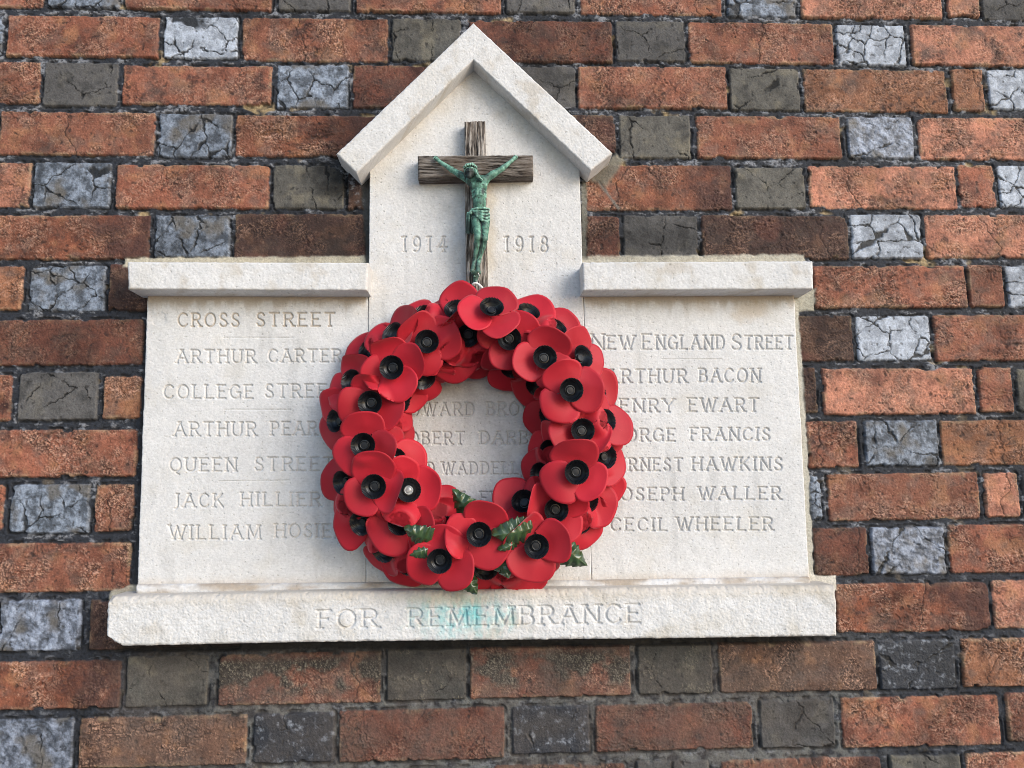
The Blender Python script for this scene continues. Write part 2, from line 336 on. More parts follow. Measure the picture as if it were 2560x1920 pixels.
    gap = ss(.0030, .0012, np.abs(d-.0014))*ss(-.15, .3, fbm(x, z, 50, sd+81, 3)+.25*((z < cz)*1.0-.3))
    H[S] -= .0020*gap; C[S][..., :3] = mix(C[S][..., :3], lin(22, 22, 24), .8*gap)
    c = mix(c, (c@np.array([.3, .55, .15]))[..., None]*np.ones(3), np.full(x.shape, .07))
    hb = off+hh
    H[S] = H[S]+(hb-H[S])*prof
    C[S][..., :3] = mix(C[S][..., :3], c, inside)
    C[S][..., 3] = C[S][..., 3]+(rough-C[S][..., 3])*inside
grime = ss(.0, .6, fbm(X, Z, 8, 101, 4, .6)+.35*fbm(X, Z, 60, 107, 3))
C[..., :3] = C[..., :3]*(1-.34*grime)[..., None]
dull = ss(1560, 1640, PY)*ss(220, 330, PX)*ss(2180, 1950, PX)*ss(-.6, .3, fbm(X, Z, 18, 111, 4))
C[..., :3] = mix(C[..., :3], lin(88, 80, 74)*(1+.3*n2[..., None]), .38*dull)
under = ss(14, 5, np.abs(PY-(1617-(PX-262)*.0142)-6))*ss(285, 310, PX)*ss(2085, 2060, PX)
C[..., :3] = mix(C[..., :3], lin(30, 29, 30), .85*under); H = H-.005*under  # eroded mortar set back, with the sill's shadow band painted into the colour
# pale mortar fillets and patches round the memorial, soot round the gable's ends
def poly_mask(poly, soft):
    """signed distance (photo pixels) to a convex polygon given clockwise"""
    d = np.full(PX.shape, -1e9)
    for a, b in zip(poly, poly[1:]+poly[:1]):
        nx, ny = (b[1]-a[1]), -(b[0]-a[0]); L = math.hypot(nx, ny)
        d = np.maximum(d, ((PX-a[0])*nx+(PY-a[1])*ny)/L)
    d = d+4*fbm(X, Z, 70, 91, 3)
    return ss(soft, -soft, d)
def patch_mortar(poly, colr, hgt, amt=1.0, soft=3.0):
    global H
    mk = poly_mask(poly, soft)*amt
    C[..., :3] = mix(C[..., :3], colr*(1+.18*n2[..., None]+.12*n1[..., None]), mk)
    H = H+(hgt+.0005*n2-H)*mk
grey_m = lin(176, 172, 160)
patch_mortar([(1975, 735), (1998, 735), (2018, 1100), (2040, 1440), (2015, 1450)], grey_m, -.0005)
patch_mortar([(1980, 722), (2040, 722), (2036, 775), (1998, 778)], lin(160, 156, 142), -.001)
patch_mortar([(2012, 1436), (2088, 1440), (2090, 1475), (2012, 1475)], lin(196, 190, 178), .001)
patch_mortar([(310, 646), (930, 640), (930, 665), (310, 665)], lin(190, 182, 162), .0008, .85, 4)
patch_mortar([(1450, 640), (2010, 637), (2015, 665), (1450, 665)], lin(190, 184, 168), .0008, .85, 4)
patch_mortar([(1540, 385), (1562, 402), (1515, 468), (1470, 450)], lin(122, 118, 106), .0012, .9, 7)
patch_mortar([(1494, 455), (1499, 452), (1550, 520), (1547, 524)], lin(112, 110, 104), -.0008, .8, 3)
patch_mortar([(1455, 430), (1466, 430), (1468, 650), (1455, 650)], lin(120, 118, 108), -.001, .8)
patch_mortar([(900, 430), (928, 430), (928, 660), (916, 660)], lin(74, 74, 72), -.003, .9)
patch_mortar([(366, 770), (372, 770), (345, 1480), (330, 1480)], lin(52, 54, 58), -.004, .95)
patch_mortar([(330, 1462), (345, 1462), (345, 1480), (272, 1500), (278, 1478)], lin(178, 170, 152), .0, .8)
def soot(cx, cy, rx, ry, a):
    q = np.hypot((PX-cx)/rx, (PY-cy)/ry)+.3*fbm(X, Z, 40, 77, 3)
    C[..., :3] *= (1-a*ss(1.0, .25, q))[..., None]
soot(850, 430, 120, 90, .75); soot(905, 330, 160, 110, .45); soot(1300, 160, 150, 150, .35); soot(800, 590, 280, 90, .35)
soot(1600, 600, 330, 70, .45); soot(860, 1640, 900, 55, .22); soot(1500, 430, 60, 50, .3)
web = poly_mask([(842, 420), (870, 425), (905, 470), (912, 520), (880, 515), (858, 460)], 6)
C[..., :3] = mix(C[..., :3], lin(150, 152, 156), .55*web*ss(.05, .5, fbm(X, Z, 90, 55, 4, .7)))
H = np.where(np.isfinite(H), H, -.004)
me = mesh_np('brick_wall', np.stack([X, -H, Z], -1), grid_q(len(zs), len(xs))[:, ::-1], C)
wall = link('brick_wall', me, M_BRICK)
wall['label'] = 'old wall of orange red brick with cracked blue grey headers and black mortar'; wall['category'] = 'wall'; wall['kind'] = 'thing'

# the pavement in front of the wall (below the picture)
pv = mesh_np('pavement', [(-9, .05, -2.25), (-9, -14, -2.25), (10, -14, -2.25), (10, .05, -2.25)], [[0, 1, 2, 3]], smooth=False)
pave = link('pavement', pv, M_PAVE); pave['kind'] = 'structure'; pave['label'] = 'grey pavement running along the foot of the brick wall'

# ------------------------------------------------------------------ engraved lettering
def arc(cx, cy, rx, ry, a0, a1, n=10):
    return [(cx+rx*math.cos(math.radians(a0+(a1-a0)*i/n)), cy+ry*math.sin(math.radians(a0+(a1-a0)*i/n))) for i in range(n+1)]
GL = {
 'A': (.95, [[(0, 0), (.5, 1)], [(.5, 1), (1, 0)], [(.2, .36), (.8, .36)]]),
 'B': (.75, [[(.08, 0), (.08, 1)], [(.08, 1), (.5, 1)]+arc(.5, .77, .38, .23, 90, -90)+[(.08, .54)], [(.5, .54)]+arc(.5, .27, .48, .27, 90, -90)+[(.08, 0)]]),
 'C': (.85, [arc(.55, .5, .53, .5, 42, 318, 18)]),
 'D': (.85, [[(.08, 0), (.08, 1)], [(.08, 1), (.45, 1)]+arc(.45, .5, .53, .5, 90, -90, 14)+[(.08, 0)]]),
 'E': (.72, [[(.1, 0), (.1, 1)], [(.1, 1), (.95, 1)], [(.1, .52), (.75, .52)], [(.1, 0), (1, 0)]]),
 'F': (.68, [[(.1, 0), (.1, 1)], [(.1, 1), (1, 1)], [(.1, .52), (.75, .52)]]),
 'G': (.88, [arc(.52, .5, .52, .5, 42, 330, 18), [(.97, .05), (.97, .45)], [(.66, .45), (1.03, .45)]]),
 'H': (.85, [[(.06, 0), (.06, 1)], [(.94, 0), (.94, 1)], [(.06, .52), (.94, .52)]]),
 'I': (.16, [[(.5, 0), (.5, 1)]]),
 'J': (.5, [[(.75, 1), (.75, .1)]+arc(.3, .12, .45, .22, 0, -100, 6)]),
 'K': (.85, [[(.08, 0), (.08, 1)], [(.9, 1), (.1, .42)], [(.35, .6), (1, 0)]]),
 'L': (.7, [[(.1, 0), (.1, 1)], [(.1, 0), (1, 0)]]),
 'M': (1.15, [[(.06, 0), (.12, 1)], [(.12, 1), (.5, .12)], [(.5, .12), (.88, 1)], [(.88, 1), (.94, 0)]]),
 'N': (.9, [[(.06, 0), (.06, 1)], [(.06, 1), (.94, 0)], [(.94, 0), (.94, 1)]]),
 'O': (.92, [arc(.5, .5, .5, .5, 0, 360, 24)]),
 'P': (.7, [[(.1, 0), (.1, 1)], [(.1, 1), (.55, 1)]+arc(.55, .74, .43, .26, 90, -90)+[(.1, .48)]]),
 'Q': (.92, [arc(.5, .5, .5, .5, 0, 360, 24), [(.42, .02), (.62, -.18), (.85, -.26)]]),
 'R': (.8, [[(.08, 0), (.08, 1)], [(.08, 1), (.52, 1)]+arc(.52, .75, .4, .25, 90, -90)+[(.08, .5)], [(.5, .5), (1, 0)]]),
 'S': (.68, [[(.9, .82), (.78, .95), (.52, 1), (.25, .95), (.1, .78), (.2, .6), (.5, .5), (.82, .4), (.95, .22), (.8, .05), (.5, 0), (.22, .04), (.05, .2)]]),
 'T': (.82, [[(.5, 0), (.5, 1)], [(0, 1), (1, 1)]]),
 'U': (.85, [[(.06, 1), (.06, .35)]+arc(.5, .35, .44, .35, 180, 360, 12)+[(.94, 1)]]),
 'V': (.95, [[(0, 1), (.5, 0)], [(.5, 0), (1, 1)]]),
 'W': (1.3, [[(0, 1), (.27, 0)], [(.27, 0), (.5, .95)], [(.5, .95), (.73, 0)], [(.73, 0), (1, 1)]]),
 'Y': (.9, [[(0, 1), (.5, .5)], [(1, 1), (.5, .5)], [(.5, .5), (.5, 0)]]),
 '1': (.34, [[(.6, 0), (.6, 1)], [(.6, 1), (-.1, .97)]]),
 '9': (.62, [arc(.5, .68, .45, .32, 0, 360, 18), [(.95, .68), (.92, .35), (.75, .1), (.45, 0), (.15, .06)]]),
 '4': (.78, [[(.68, 1), (.02, .3)], [(.02, .3), (1, .3)], [(.68, 1), (.68, 0)]]),
 '8': (.62, [arc(.5, .76, .36, .24, 0, 360, 16), arc(.5, .26, .46, .27, 0, 360, 16)]),
}
def word_segs(txt, x0, x1, yt, yb, serif, slope=0.0, gap=.42):
    ws = [GL[ch][0] for ch in txt]; tot = sum(ws)+gap*(len(txt)-1); sc = (x1-x0)/tot
    segs = []; x = 0
    for ch, wd in zip(txt, ws):
        for pl in GL[ch][1]:
            q = [(x0+(x+px*wd)*sc, yb-(py)*(yb-yt)) for px, py in pl]
            segs += [(q[i], q[i+1]) for i in range(len(q)-1)]
            if serif:
                for (ux, uy), (vx, vy), (px, py) in ((pl[0], pl[1], q[0]), (pl[-1], pl[-2], q[-1])):
                    if (uy < .01 or uy > .99) and abs(uy-vy) > .3 and abs(ux-vx) < .6:
                        segs.append(((px-serif, py), (px+serif, py)))
        x += wd+gap
    xm = (x0+x1)/2
    return [((a[0], a[1]+slope*(a[0]-xm)), (b[0], b[1]+slope*(b[0]-xm))) for a, b in segs]
WORDS = [
 ('CROSS', 445, 597, 783, 816), ('STREET', 641, 836, 782, 815), ('ARTHUR', 441, 637, 875, 907), ('CARTER', 671, 852, 874, 905),
 ('COLLEGE', 409, 631, 963, 996), ('STREET', 663, 850, 961, 994), ('ARTHUR', 435, 639, 1056, 1090), ('PEAR', 677, 792, 1055, 1088),
 ('QUEEN', 425, 590, 1146, 1178), ('STREET', 637, 835, 1144, 1177), ('JACK', 433, 557, 1235, 1268), ('HILLIER', 602, 802, 1232, 1265),
 ('WILLIAM', 423, 651, 1314, 1348), ('HOSIER', 688, 862, 1311, 1344),
 ('N', 1478, 1510, 836, 874), ('EW', 1518, 1585, 840, 873), ('E', 1605, 1628, 836, 874), ('NGLAND', 1640, 1810, 839, 873), ('S', 1829, 1853, 836, 874), ('TREET', 1862, 1981, 840, 873),
 ('ARTHUR', 1516, 1716, 924, 957), ('BACON', 1748, 1900, 922, 955), ('HENRY', 1512, 1684, 998, 1030), ('EWART', 1721, 1896, 996, 1029),
 ('GEORGE', 1500, 1687, 1072, 1103), ('FRANCIS', 1726, 1924, 1070, 1101), ('ERNEST', 1545, 1705, 1146, 1177), ('HAWKINS', 1731, 1955, 1144, 1176),
 ('JOSEPH', 1527, 1707, 1220, 1251), ('WALLER', 1747, 1951, 1218, 1249), ('CECIL', 1527, 1666, 1296, 1327), ('WHEELER', 1692, 1931, 1294, 1326),
 ('EDWARD', 997, 1184, 1007, 1039), ('BROWN', 1218, 1372, 1006, 1038), ('ROBERT', 992, 1159, 1080, 1111), ('DARBY', 1200, 1356, 1079, 1110),
 ('ND', 1047, 1084, 1157, 1187), ('WADDELL', 1105, 1296, 1156, 1186), ('GEORGE', 1005, 1162, 1230, 1261), ('EV', 1200, 1250, 1230, 1261),
]
SEGS = []
for t_, a_, b_, c_1, d_ in WORDS: SEGS.append((word_segs(t_, a_, b_, c_1, d_, 3.6), 3.2, .95))
for a_, b_ in (((1005, 1117)), ((1261, 1369))):
    SEGS.append((word_segs('1914' if a_ < 1100 else '1918', a_, b_, 592, 629, 3.2, 0, .6), 3.4, .95))
for x0_, x1_, y_, s_ in ((559, 732, 844, 0), (560, 726, 1024, 0), (547, 724, 1203, -2), (1655, 1805, 898, 0)):
    SEGS.append(([((x0_, y_), (x1_, y_+s_))], 1.9, .7))
SILL_SEGS = [(word_segs('FOR', 795, 942, 1526, 1570, 7, -.02), 4.2, 1.0), (word_segs('REMEMBRANCE', 1021, 1599, 1517, 1563, 7, -.02, .36), 4.2, 1.0)]
def engrave(px, py, groups):
    """depth in metres of the V-cut letters at photo position px, py on the stone face"""
    dep = np.zeros_like(px)
    nz = 1+.25*fbm(px, py, .12, 88, 2)
    for segs, hw, amt in groups:
        xa = min(min(a[0], b[0]) for a, b in segs)-6; xb = max(max(a[0], b[0]) for a, b in segs)+6
        ya = min(min(a[1], b[1]) for a, b in segs)-6; yb = max(max(a[1], b[1]) for a, b in segs)+6
        mk = (px > xa) & (px < xb) & (py > ya) & (py < yb)
        if not mk.any(): continue
        x = px[mk]; y = py[mk]; d = np.full(x.shape, 99.)
        for a, b in segs: d = np.minimum(d, seg_d(x, y, a, b))
        d = d+.45*pn(x*.3, y*.3, 66)
        dep[mk] = np.maximum(dep[mk], np.clip(hw-d, 0, 2.6)*.00088*amt*nz[mk])
    return dep

# ------------------------------------------------------------------ stone and timber blocks
def block(name, top, bot, yf, yb, pitch, parent, mat, hfun, cfun, r=(.002,)*4, rings=14, edge=.0007):
    """a block seen face on: 'top' and 'bot' are photo polylines (left to right) of its front face at depth yf.
    r = rounding of left, right, top, bottom arris."""
    def poly(pts, n):
        W = np.array([P(px, py, yf) for px, py in pts]); L = np.r_[0, np.cumsum(np.linalg.norm(np.diff(W, axis=0), axis=1))]
        t = np.linspace(0, L[-1], n); return np.stack([np.interp(t, L, W[:, i]) for i in range(3)], -1), L[-1]
    step = pitch*CD/FPX
    _, Lt = poly(top, 3); _, Lb = poly(bot, 3)
    nc = max(6, int(max(Lt, Lb)/step)); T, _ = poly(top, nc); B, _ = poly(bot, nc)
    Hh = np.linalg.norm(T-B, axis=1).max(); nr = max(6, int(Hh/step))
    t = np.linspace(0, 1, nr)[:, None, None]
    V = T[None]*(1-t)+B[None]*t                          # rows top -> bottom
    hgt = np.linalg.norm(T-B, axis=1)[None]
    dl = np.linspace(0, 1, nc)[None]*((1-t[..., 0])*Lt+t[..., 0]*Lb); dr = ((1-t[..., 0])*Lt+t[..., 0]*Lb)-dl
    dt = t[..., 0]*hgt; db = (1-t[..., 0])*hgt
    x, z = V[..., 0], V[..., 2]
    px, py = to_px(x, np.full_like(x, yf), z)
    ew = edge*fbm(x, z, 120, 3, 3)+edge*.7*fbm(x, z, 35, 6, 2)
    y = np.full(x.shape, yf)
    for dd, rr in ((dl, r[0]), (dr, r[1]), (dt, r[2]), (db, r[3])):
        if rr <= 0: continue
        q = np.clip(rr-(dd+ew), 0, rr); y = np.maximum(y, yf+rr-np.sqrt(np.maximum(rr*rr-q*q, 0)))
    y = y-hfun(px, py, x, z)
    V = np.stack([x, y, z], -1)
    Cc = cfun(px, py, x, z)
    verts = [V.reshape(-1, 3)]; cols = [Cc.reshape(-1, Cc.shape[-1])]; quads = [grid_q(nr, nc)]
    idx = np.arange(nr*nc).reshape(nr, nc)
    loop = np.concatenate([idx[0, :-1], idx[:-1, -1], idx[-1, :0:-1], idx[:0:-1, 0]])
    prev = loop; n = nr*nc; lv = verts[0][loop]; lc = cols[0][loop]
    cen = lv.mean(0)
    for k in range(1, rings+1):
        f = k/rings; v = lv.copy(); v[:, 1] = lv[:, 1]*(1-f)+yb*f
        if k < rings:
            dirn = v-cen; dirn[:, 1] = 0; dirn /= np.linalg.norm(dirn, axis=1)[:, None]+1e-9
            v += dirn*(edge*.8*fbm(np.arange(len(loop))*.02, v[:, 1]*1.0, 1.7, k, 2))[:, None]
        sx_, sz_ = lv[:, 0]+(v[:, 1]-yf)*.6, lv[:, 2]+(v[:, 1]-yf)*.83; qx_, qy_ = to_px(lv[:, 0], lv[:, 1], lv[:, 2])
        verts.append(v); cols.append(cfun(qx_, qy_, sx_, sz_))
        cur = np.arange(len(loop))+n; n += len(loop)
        quads.append(np.stack([prev, np.roll(prev, -1), np.roll(cur, -1), cur], -1)); prev = cur
    me = mesh_np(name, np.concatenate(verts), np.concatenate(quads), np.concatenate(cols))
    return link(name, me, mat, parent)

STONE = lin(220, 219, 218)*.88
def stone_col(px, py, x, z, warm=0.0):
    a = fbm(x, z, 9, 3, 4); b = fbm(x, z, 70, 8, 4, .6); c = fbm(x*.5, z, 400, 12, 2)
    col = STONE*(1+.08*a+.08*b+.10*c)[..., None]
    col = mix(col, lin(206, 198, 182)*.84, .24*ss(.05, .65, fbm(x, z, 16, 17, 4)+warm))
    pits = ss(.60, .8, fbm(x*.7, z, 330, 23, 2)); col = mix(col, lin(140, 134, 126)*.8, .4*pits)
    return col
def stone_h(px, py, x, z, amp=1.0):
    return amp*(.00035*fbm(x, z, 55, 31, 3)+.00022*fbm(x, z, 300, 35, 3, .6))-.0006*ss(.60, .8, fbm(x*.7, z, 330, 23, 2))

mem = thing('war_memorial', 'pale stone war memorial tablet carved with names and dates on brick wall', 'memorial', tuple(P(1180, 1610, 0)))
def child_block(*a, **k):
    o = block(*a, **k); o.matrix_parent_inverse = o.parent.matrix_world.inverted() if False else Matrix.Translation(-Vector(o.parent.location)); return o

YP = -.012
def panel_col(px, py, x, z):
    col = stone_col(px, py, x, z)
    b = fbm(x, z, 40, 41, 4); st = fbm(x*3, z*.4, 30, 47, 3)
    col = col*(1-.13*ss(.1, .6, fbm(x*1.0, z*.10, 34, 43, 4, .6))*ss(-.4, .3, fbm(x, z, 7, 45, 2)))[..., None]
    # rain-wash dirt hanging down from the cornices and along the foot
    drip = ss(1.0, 0.0, (py-745)/(14+38*np.clip(st+.3, 0, 1.4)))*((px < 915) | (px > 1462))
    col = mix(col, lin(168, 148, 122)*.85, .62*drip)
    stain = ss(1.0, .2, np.hypot((px-1880)/75, (py-778)/42)+.5*b)+.6*ss(1, .2, np.hypot((px-1760)/60, (py-765)/30)+.5*b)
    col = mix(col, lin(196, 172, 138)*.85, .45*np.clip(stain, 0, 1))
    foot = ss(1425, 1465, py+10*b+(px-1180)*.012); col = mix(col, lin(196, 178, 156)*.85, .5*foot)
    tym = ss(1.0, .1, (py-(150+np.abs(px-1183)*.96))/110+.4*b)*(py < 460)
    col = mix(col, lin(196, 184, 160)*.85, .35*tym)
    run = ss(1.0, .2, np.abs(px-1222)/26+.5*b)*ss(440, 480, py)*ss(720, 640, py); col = mix(col, lin(206, 188, 150)*.86, .35*run)
    dp = engrave(px, py, SEGS[:2]); dq = engrave(px, py, SEGS[2:]); col = mix(col, lin(176, 170, 160)*.8, .28*ss(.0004, .0018, dq))
    col = mix(col, lin(186, 170, 148)*.8, .7*ss(.0004, .0016, dp))
    return col
def panel_h(px, py, x, z):
    h = stone_h(px, py, x, z)-engrave(px, py, SEGS)
    # a chipped patch near the top left corner of the left wing
    h = h-.0011*ss(1, .5, np.hypot((px-395)/26, (py-795)/22)+.5*fbm(x, z, 90, 51, 2))
    return h
child_block('panel', [(368, 728), (921, 726)], [(342, 1472), (914, 1464)], YP, .006, 1.3, mem, M_STONE, panel_h, panel_col, r=(.002, .0009, .001, .001))
child_block('panel', [(1459, 726), (1985, 722)], [(1480, 1458), (2024, 1450)], YP, .006, 1.3, mem, M_STONE, panel_h, panel_col, r=(.0009, .002, .001, .001))
child_block('column', [(925, 352), (1183, 104), (1447, 352)], [(915, 1464), (1479, 1458)], YP-.0012, .006, 1.3, mem, M_STONE, panel_h, panel_col, r=(.0012, .0012, .0, .001))

def rough_h(px, py, x, z): return stone_h(px, py, x, z, 1.3)+.00018*fbm(x, z, 260, 71, 3, .6)
def corn_col(px, py, x, z):
    col = stone_col(px, py, x, z, .05)
    return mix(col, lin(184, 170, 148)*.85, .4*ss(.1, .6, fbm(x, z, 26, 61, 4)))
child_block('cornice', [(317, 654), (921, 656)], [(319, 723), (918, 726)], -.049, .004, 1.5, mem, M_STONE, rough_h, corn_col, r=(.004, .003, .003, .0025))
child_block('cornice', [(1456, 655), (2032, 652)], [(1458, 726), (2035, 722)], -.049, .004, 1.5, mem, M_STONE, rough_h, corn_col, r=(.003, .003, .003, .0025))
# gable coping: two mitred arms in one stone
ga = block('gable_coping', [(840, 384), (1183.5, 56)], [(891, 433), (1183.5, 149)], -.042, .004, 1.5, mem, M_STONE, rough_h, corn_col, r=(.003, 0, .003, .0025))
gb = block('gable_coping', [(1183, 56), (1532, 382)], [(1183, 149), (1477, 426)], -.042, .004, 1.5, mem, M_STONE, rough_h, corn_col, r=(0, .003, .003, .0025))
def join(a, b):
    import bmesh
    bm = bmesh.new(); bm.from_mesh(a.data); bm.from_mesh(b.data); bm.to_mesh(a.data); bm.free(); bpy.data.objects.remove(b)
    a.data.polygons.foreach_set('use_smooth', np.ones(len(a.data.polygons), dtype=bool))
join(ga, gb); ga.matrix_parent_inverse = Matrix.Translation(-Vector(mem.location))

def sill_h(px, py, x, z):
    h = 1.25*stone_h(px, py, x, z, 1.6)+.0008*fbm(x, z, 42, 75, 5, .7)-engrave(px, py, SILL_SEGS)
    dist = ((px-262)*.6+(1616-py)*.8)                        # the broken lower left corner
    h = h-.03*ss(26, 8, dist+5*fbm(x, z, 120, 79, 3))
    h = h-.008*ss(16, 2, np.hypot(px-268, py-1492)+3*fbm(x, z, 120, 79, 3))
    return h
def sill_col(px, py, x, z):
    col = stone_col(px, py, x, z, .1)
    b = fbm(x, z, 45, 83, 4, .6)
    cu = ss(1.0, .0, np.hypot((px-1160)/195, (py-1535)/85)+.55*b)
    run = fbm(x*1.0, z*.12, 90, 88, 3, .6)
    col = mix(col, lin(128, 200, 204)*.92, .95*cu*ss(-.5, .35, .6*b+.6*run+.35*fbm(x, z, 150, 87, 3)))
    col = mix(col, lin(186, 178, 140)*.85, .35*ss(1, .2, np.hypot((px-1130)/140, (py-1500)/22)+.5*b))
    top = ss(1520, 1475, py+.012*(px-1180)+10*b); col = mix(col, lin(194, 178, 152)*.86, .45*top)
    return mix(col, lin(180, 166, 140)*.85, .3*ss(.15, .6, fbm(x, z, 22, 89, 4)))
child_block('sill', [(268, 1493), (830, 1480), (2089, 1464)], [(262, 1617), (830, 1605), (1730, 1596), (2094, 1591)], -.052, .004, 1.4, mem, M_STONE, sill_h, sill_col, r=(.004, .004, .009, .004), edge=.0012)
def mould_col(px, py, x, z):
    return mix(stone_col(px, py, x, z, .2), lin(168, 148, 124)*.82, .75*ss(-.45, .5, fbm(x*.3, z, 60, 93, 4)))
child_block('base_moulding', [(338, 1462), (1180, 1456), (2026, 1443)], [(337, 1490), (1180, 1482), (2030, 1466)], -.022, .004, 1.4, mem, M_STONE,
            lambda px, py, x, z: stone_h(px, py, x, z, 1.4), mould_col, r=(.004, .004, .008, .002))

# ------------------------------------------------------------------ crucifix
cru = thing('crucifix', 'weathered wooden crucifix with green bronze figure fixed under the stone gable', 'crucifix', tuple(P(1190, 700, YP)))
INV = lambda o: Matrix.Translation(-Vector(o.location))
def wood(vert):
    def grain(px, py, x, z):
        a, b = (x, z) if vert else (z, x)
        wob = .0016*fbm(b, a, 18, 5, 2)
        g = fbm((a+wob)*1.0, b*.07, 330, 11, 4, .7); g2 = pn((a+wob)*620, b*14, 15)
        return g, g2
    def hf(px, py, x, z):
        g, g2 = grain(px, py, x, z); return .0007*g+.0004*g2-.0012*ss(.1, .5, -g)
    def cf(px, py, x, z):
        g, g2 = grain(px, py, x, z)
        col = lin(98, 91, 85)*(1+.25*g+.15*g2)[..., None]
        col = mix(col, lin(40, 35, 33), .9*ss(.0, .4, -g)); col = mix(col, lin(186, 178, 170), (.85 if vert else .3)*ss(.0, .45, g))
        return mix(col, lin(86, 70, 56), .5*ss(-.2, .5, fbm(x, z, 20, 19, 3)))
    return hf, cf
hf, cf = wood(True)
o = block('upright_beam', [(1161, 303), (1213, 302)], [(1165, 775), (1221, 775)], -.032, -.0125, .9, cru, M_WOOD, hf, cf, r=(.003, .003, .002, .002), edge=.0006); o.matrix_parent_inverse = INV(cru)
hf, cf = wood(False)
o = block('cross_beam', [(1044, 388), (1332, 386)], [(1045, 445), (1334, 439)], -.0365, -.0125, .9, cru, M_WOOD, hf, cf, r=(.003, .003, .0035, .003), edge=.0006); o.matrix_parent_inverse = INV(cru)

# bronze figure: smooth union of tapered limbs, skinned by surface nets
PXM = CD/FPX*1.0
def J(px, py, y): return P(px, py, y)
class SDF:
    def __init__(s, lo, hi, h):
        s.ax = [np.arange(lo[i], hi[i], h) for i in range(3)]; s.h = h
        s.f = np.full([len(a) for a in s.ax], .02)
    def box(s, lo, hi):
        sl = []
        for i in range(3):
            a, b = np.searchsorted(s.ax[i], [lo[i], hi[i]]); sl.append(slice(max(a-1, 0), b+1))
        sl = tuple(sl); G = np.meshgrid(*[s.ax[i][sl[i]] for i in range(3)], indexing='ij'); return sl, G
    def put(s, sl, d, k):
        a = s.f[sl]; hh = np.clip(.5+.5*(a-d)/k, 0, 1); s.f[sl] = a*(1-hh)+d*hh-k*hh*(1-hh)
    def cap(s, a, b, ra, rb, k=.002, m=.006):
        a = np.asarray(a); b = np.asarray(b); r = max(ra, rb)+m
        sl, (x, y, z) = s.box(np.minimum(a, b)-r, np.maximum(a, b)+r)
        ba = b-a; t = np.clip(((x-a[0])*ba[0]+(y-a[1])*ba[1]+(z-a[2])*ba[2])/(ba@ba+1e-12), 0, 1)
        d = np.sqrt((x-a[0]-t*ba[0])**2+(y-a[1]-t*ba[1])**2+(z-a[2]-t*ba[2])**2)-(ra+(rb-ra)*t); s.put(sl, d, k)
    def ell(s, c, r, k=.002, rot=0.0, m=.006):
        c = np.asarray(c); R = max(r)+m; sl, (x, y, z) = s.box(c-R, c+R)
        ca, sa = math.cos(rot), math.sin(rot); X_, Z_ = x-c[0], z-c[2]
        u = X_*ca+Z_*sa; v = -X_*sa+Z_*ca; w_ = y-c[1]
        k0 = np.sqrt((u/r[0])**2+(w_/r[1])**2+(v/r[2])**2); k1 = np.sqrt((u/r[0]**2)**2+(w_/r[1]**2)**2+(v/r[2]**2)**2)+1e-9
        s.put(sl, k0*(k0-1)/k1, k)
    def mesh(s):
        f = s.f; ins = f < 0
        nx, ny, nz = f.shape; acc = np.zeros((nx-1, ny-1, nz-1, 3)); cnt = np.zeros((nx-1, ny-1, nz-1))
        corners = [(i, j, k) for i in (0, 1) for j in (0, 1) for k in (0, 1)]
        g = lambda c: f[c[0]:nx-1+c[0], c[1]:ny-1+c[1], c[2]:nz-1+c[2]]
        for a in corners:
            for ax in range(3):
                if a[ax]: continue
                b = list(a); b[ax] = 1; fa, fb = g(a), g(b); cr = (fa < 0) != (fb < 0)
                t = np.where(cr, fa/np.where(cr, fa-fb, 1), 0)
                for q in range(3): acc[..., q] += np.where(cr, a[q]+(t if q == ax else 0), 0)
                cnt += cr
        act = cnt > 0; ids = -np.ones(cnt.shape, int); ids[act] = np.arange(act.sum())
        I = np.argwhere(act); V = (I+acc[act]/cnt[act][:, None])*s.h+np.array([a[0] for a in s.ax])
        Q = []
        for ax in range(3):
            o1, o2 = [(1, 2), (2, 0), (0, 1)][ax]
            lo = [slice(1, -1)]*3; lo[ax] = slice(0, -1); hi = list(lo); hi[ax] = slice(1, None)
            A = ins[tuple(lo)]; B = ins[tuple(hi)]
            for flag in (True, False):
                w_ = np.argwhere((A != B) & (A == flag)); base_ = w_.copy()
                for q in range(3):
                    if q != ax: base_[:, q] += 1
                def cell(d1, d2):
                    c = base_.copy(); c[:, o1] -= d1; c[:, o2] -= d2; return ids[c[:, 0], c[:, 1], c[:, 2]]
                q = np.stack([cell(1, 1), cell(0, 1), cell(0, 0), cell(1, 0)], -1)
                Q.append(q if flag else q[:, ::-1])
        Q = np.concatenate(Q); return V, Q[(Q >= 0).all(1)]
mm = .001
def smooth_v(V, Q, it=2):
    n = len(V)
    for _ in range(it):
        acc = np.zeros_like(V); cnt = np.zeros(n)
        for i in range(4):
            np.add.at(acc, Q[:, i], V[Q[:, (i+1) % 4]]+V[Q[:, (i+3) % 4]]); np.add.at(cnt, Q[:, i], 2)
        V = V*.5+.5*acc/np.maximum(cnt, 1)[:, None]
    return V
YB = -.047                                          # depth of the body's axis
lo = P(1070, 720, YB); hi = P(1310, 370, YB)
S_ = SDF((lo[0], -.075, lo[2]), (hi[0], -.030, hi[2]), .00062)
hd = J(1177, 428, -.060)
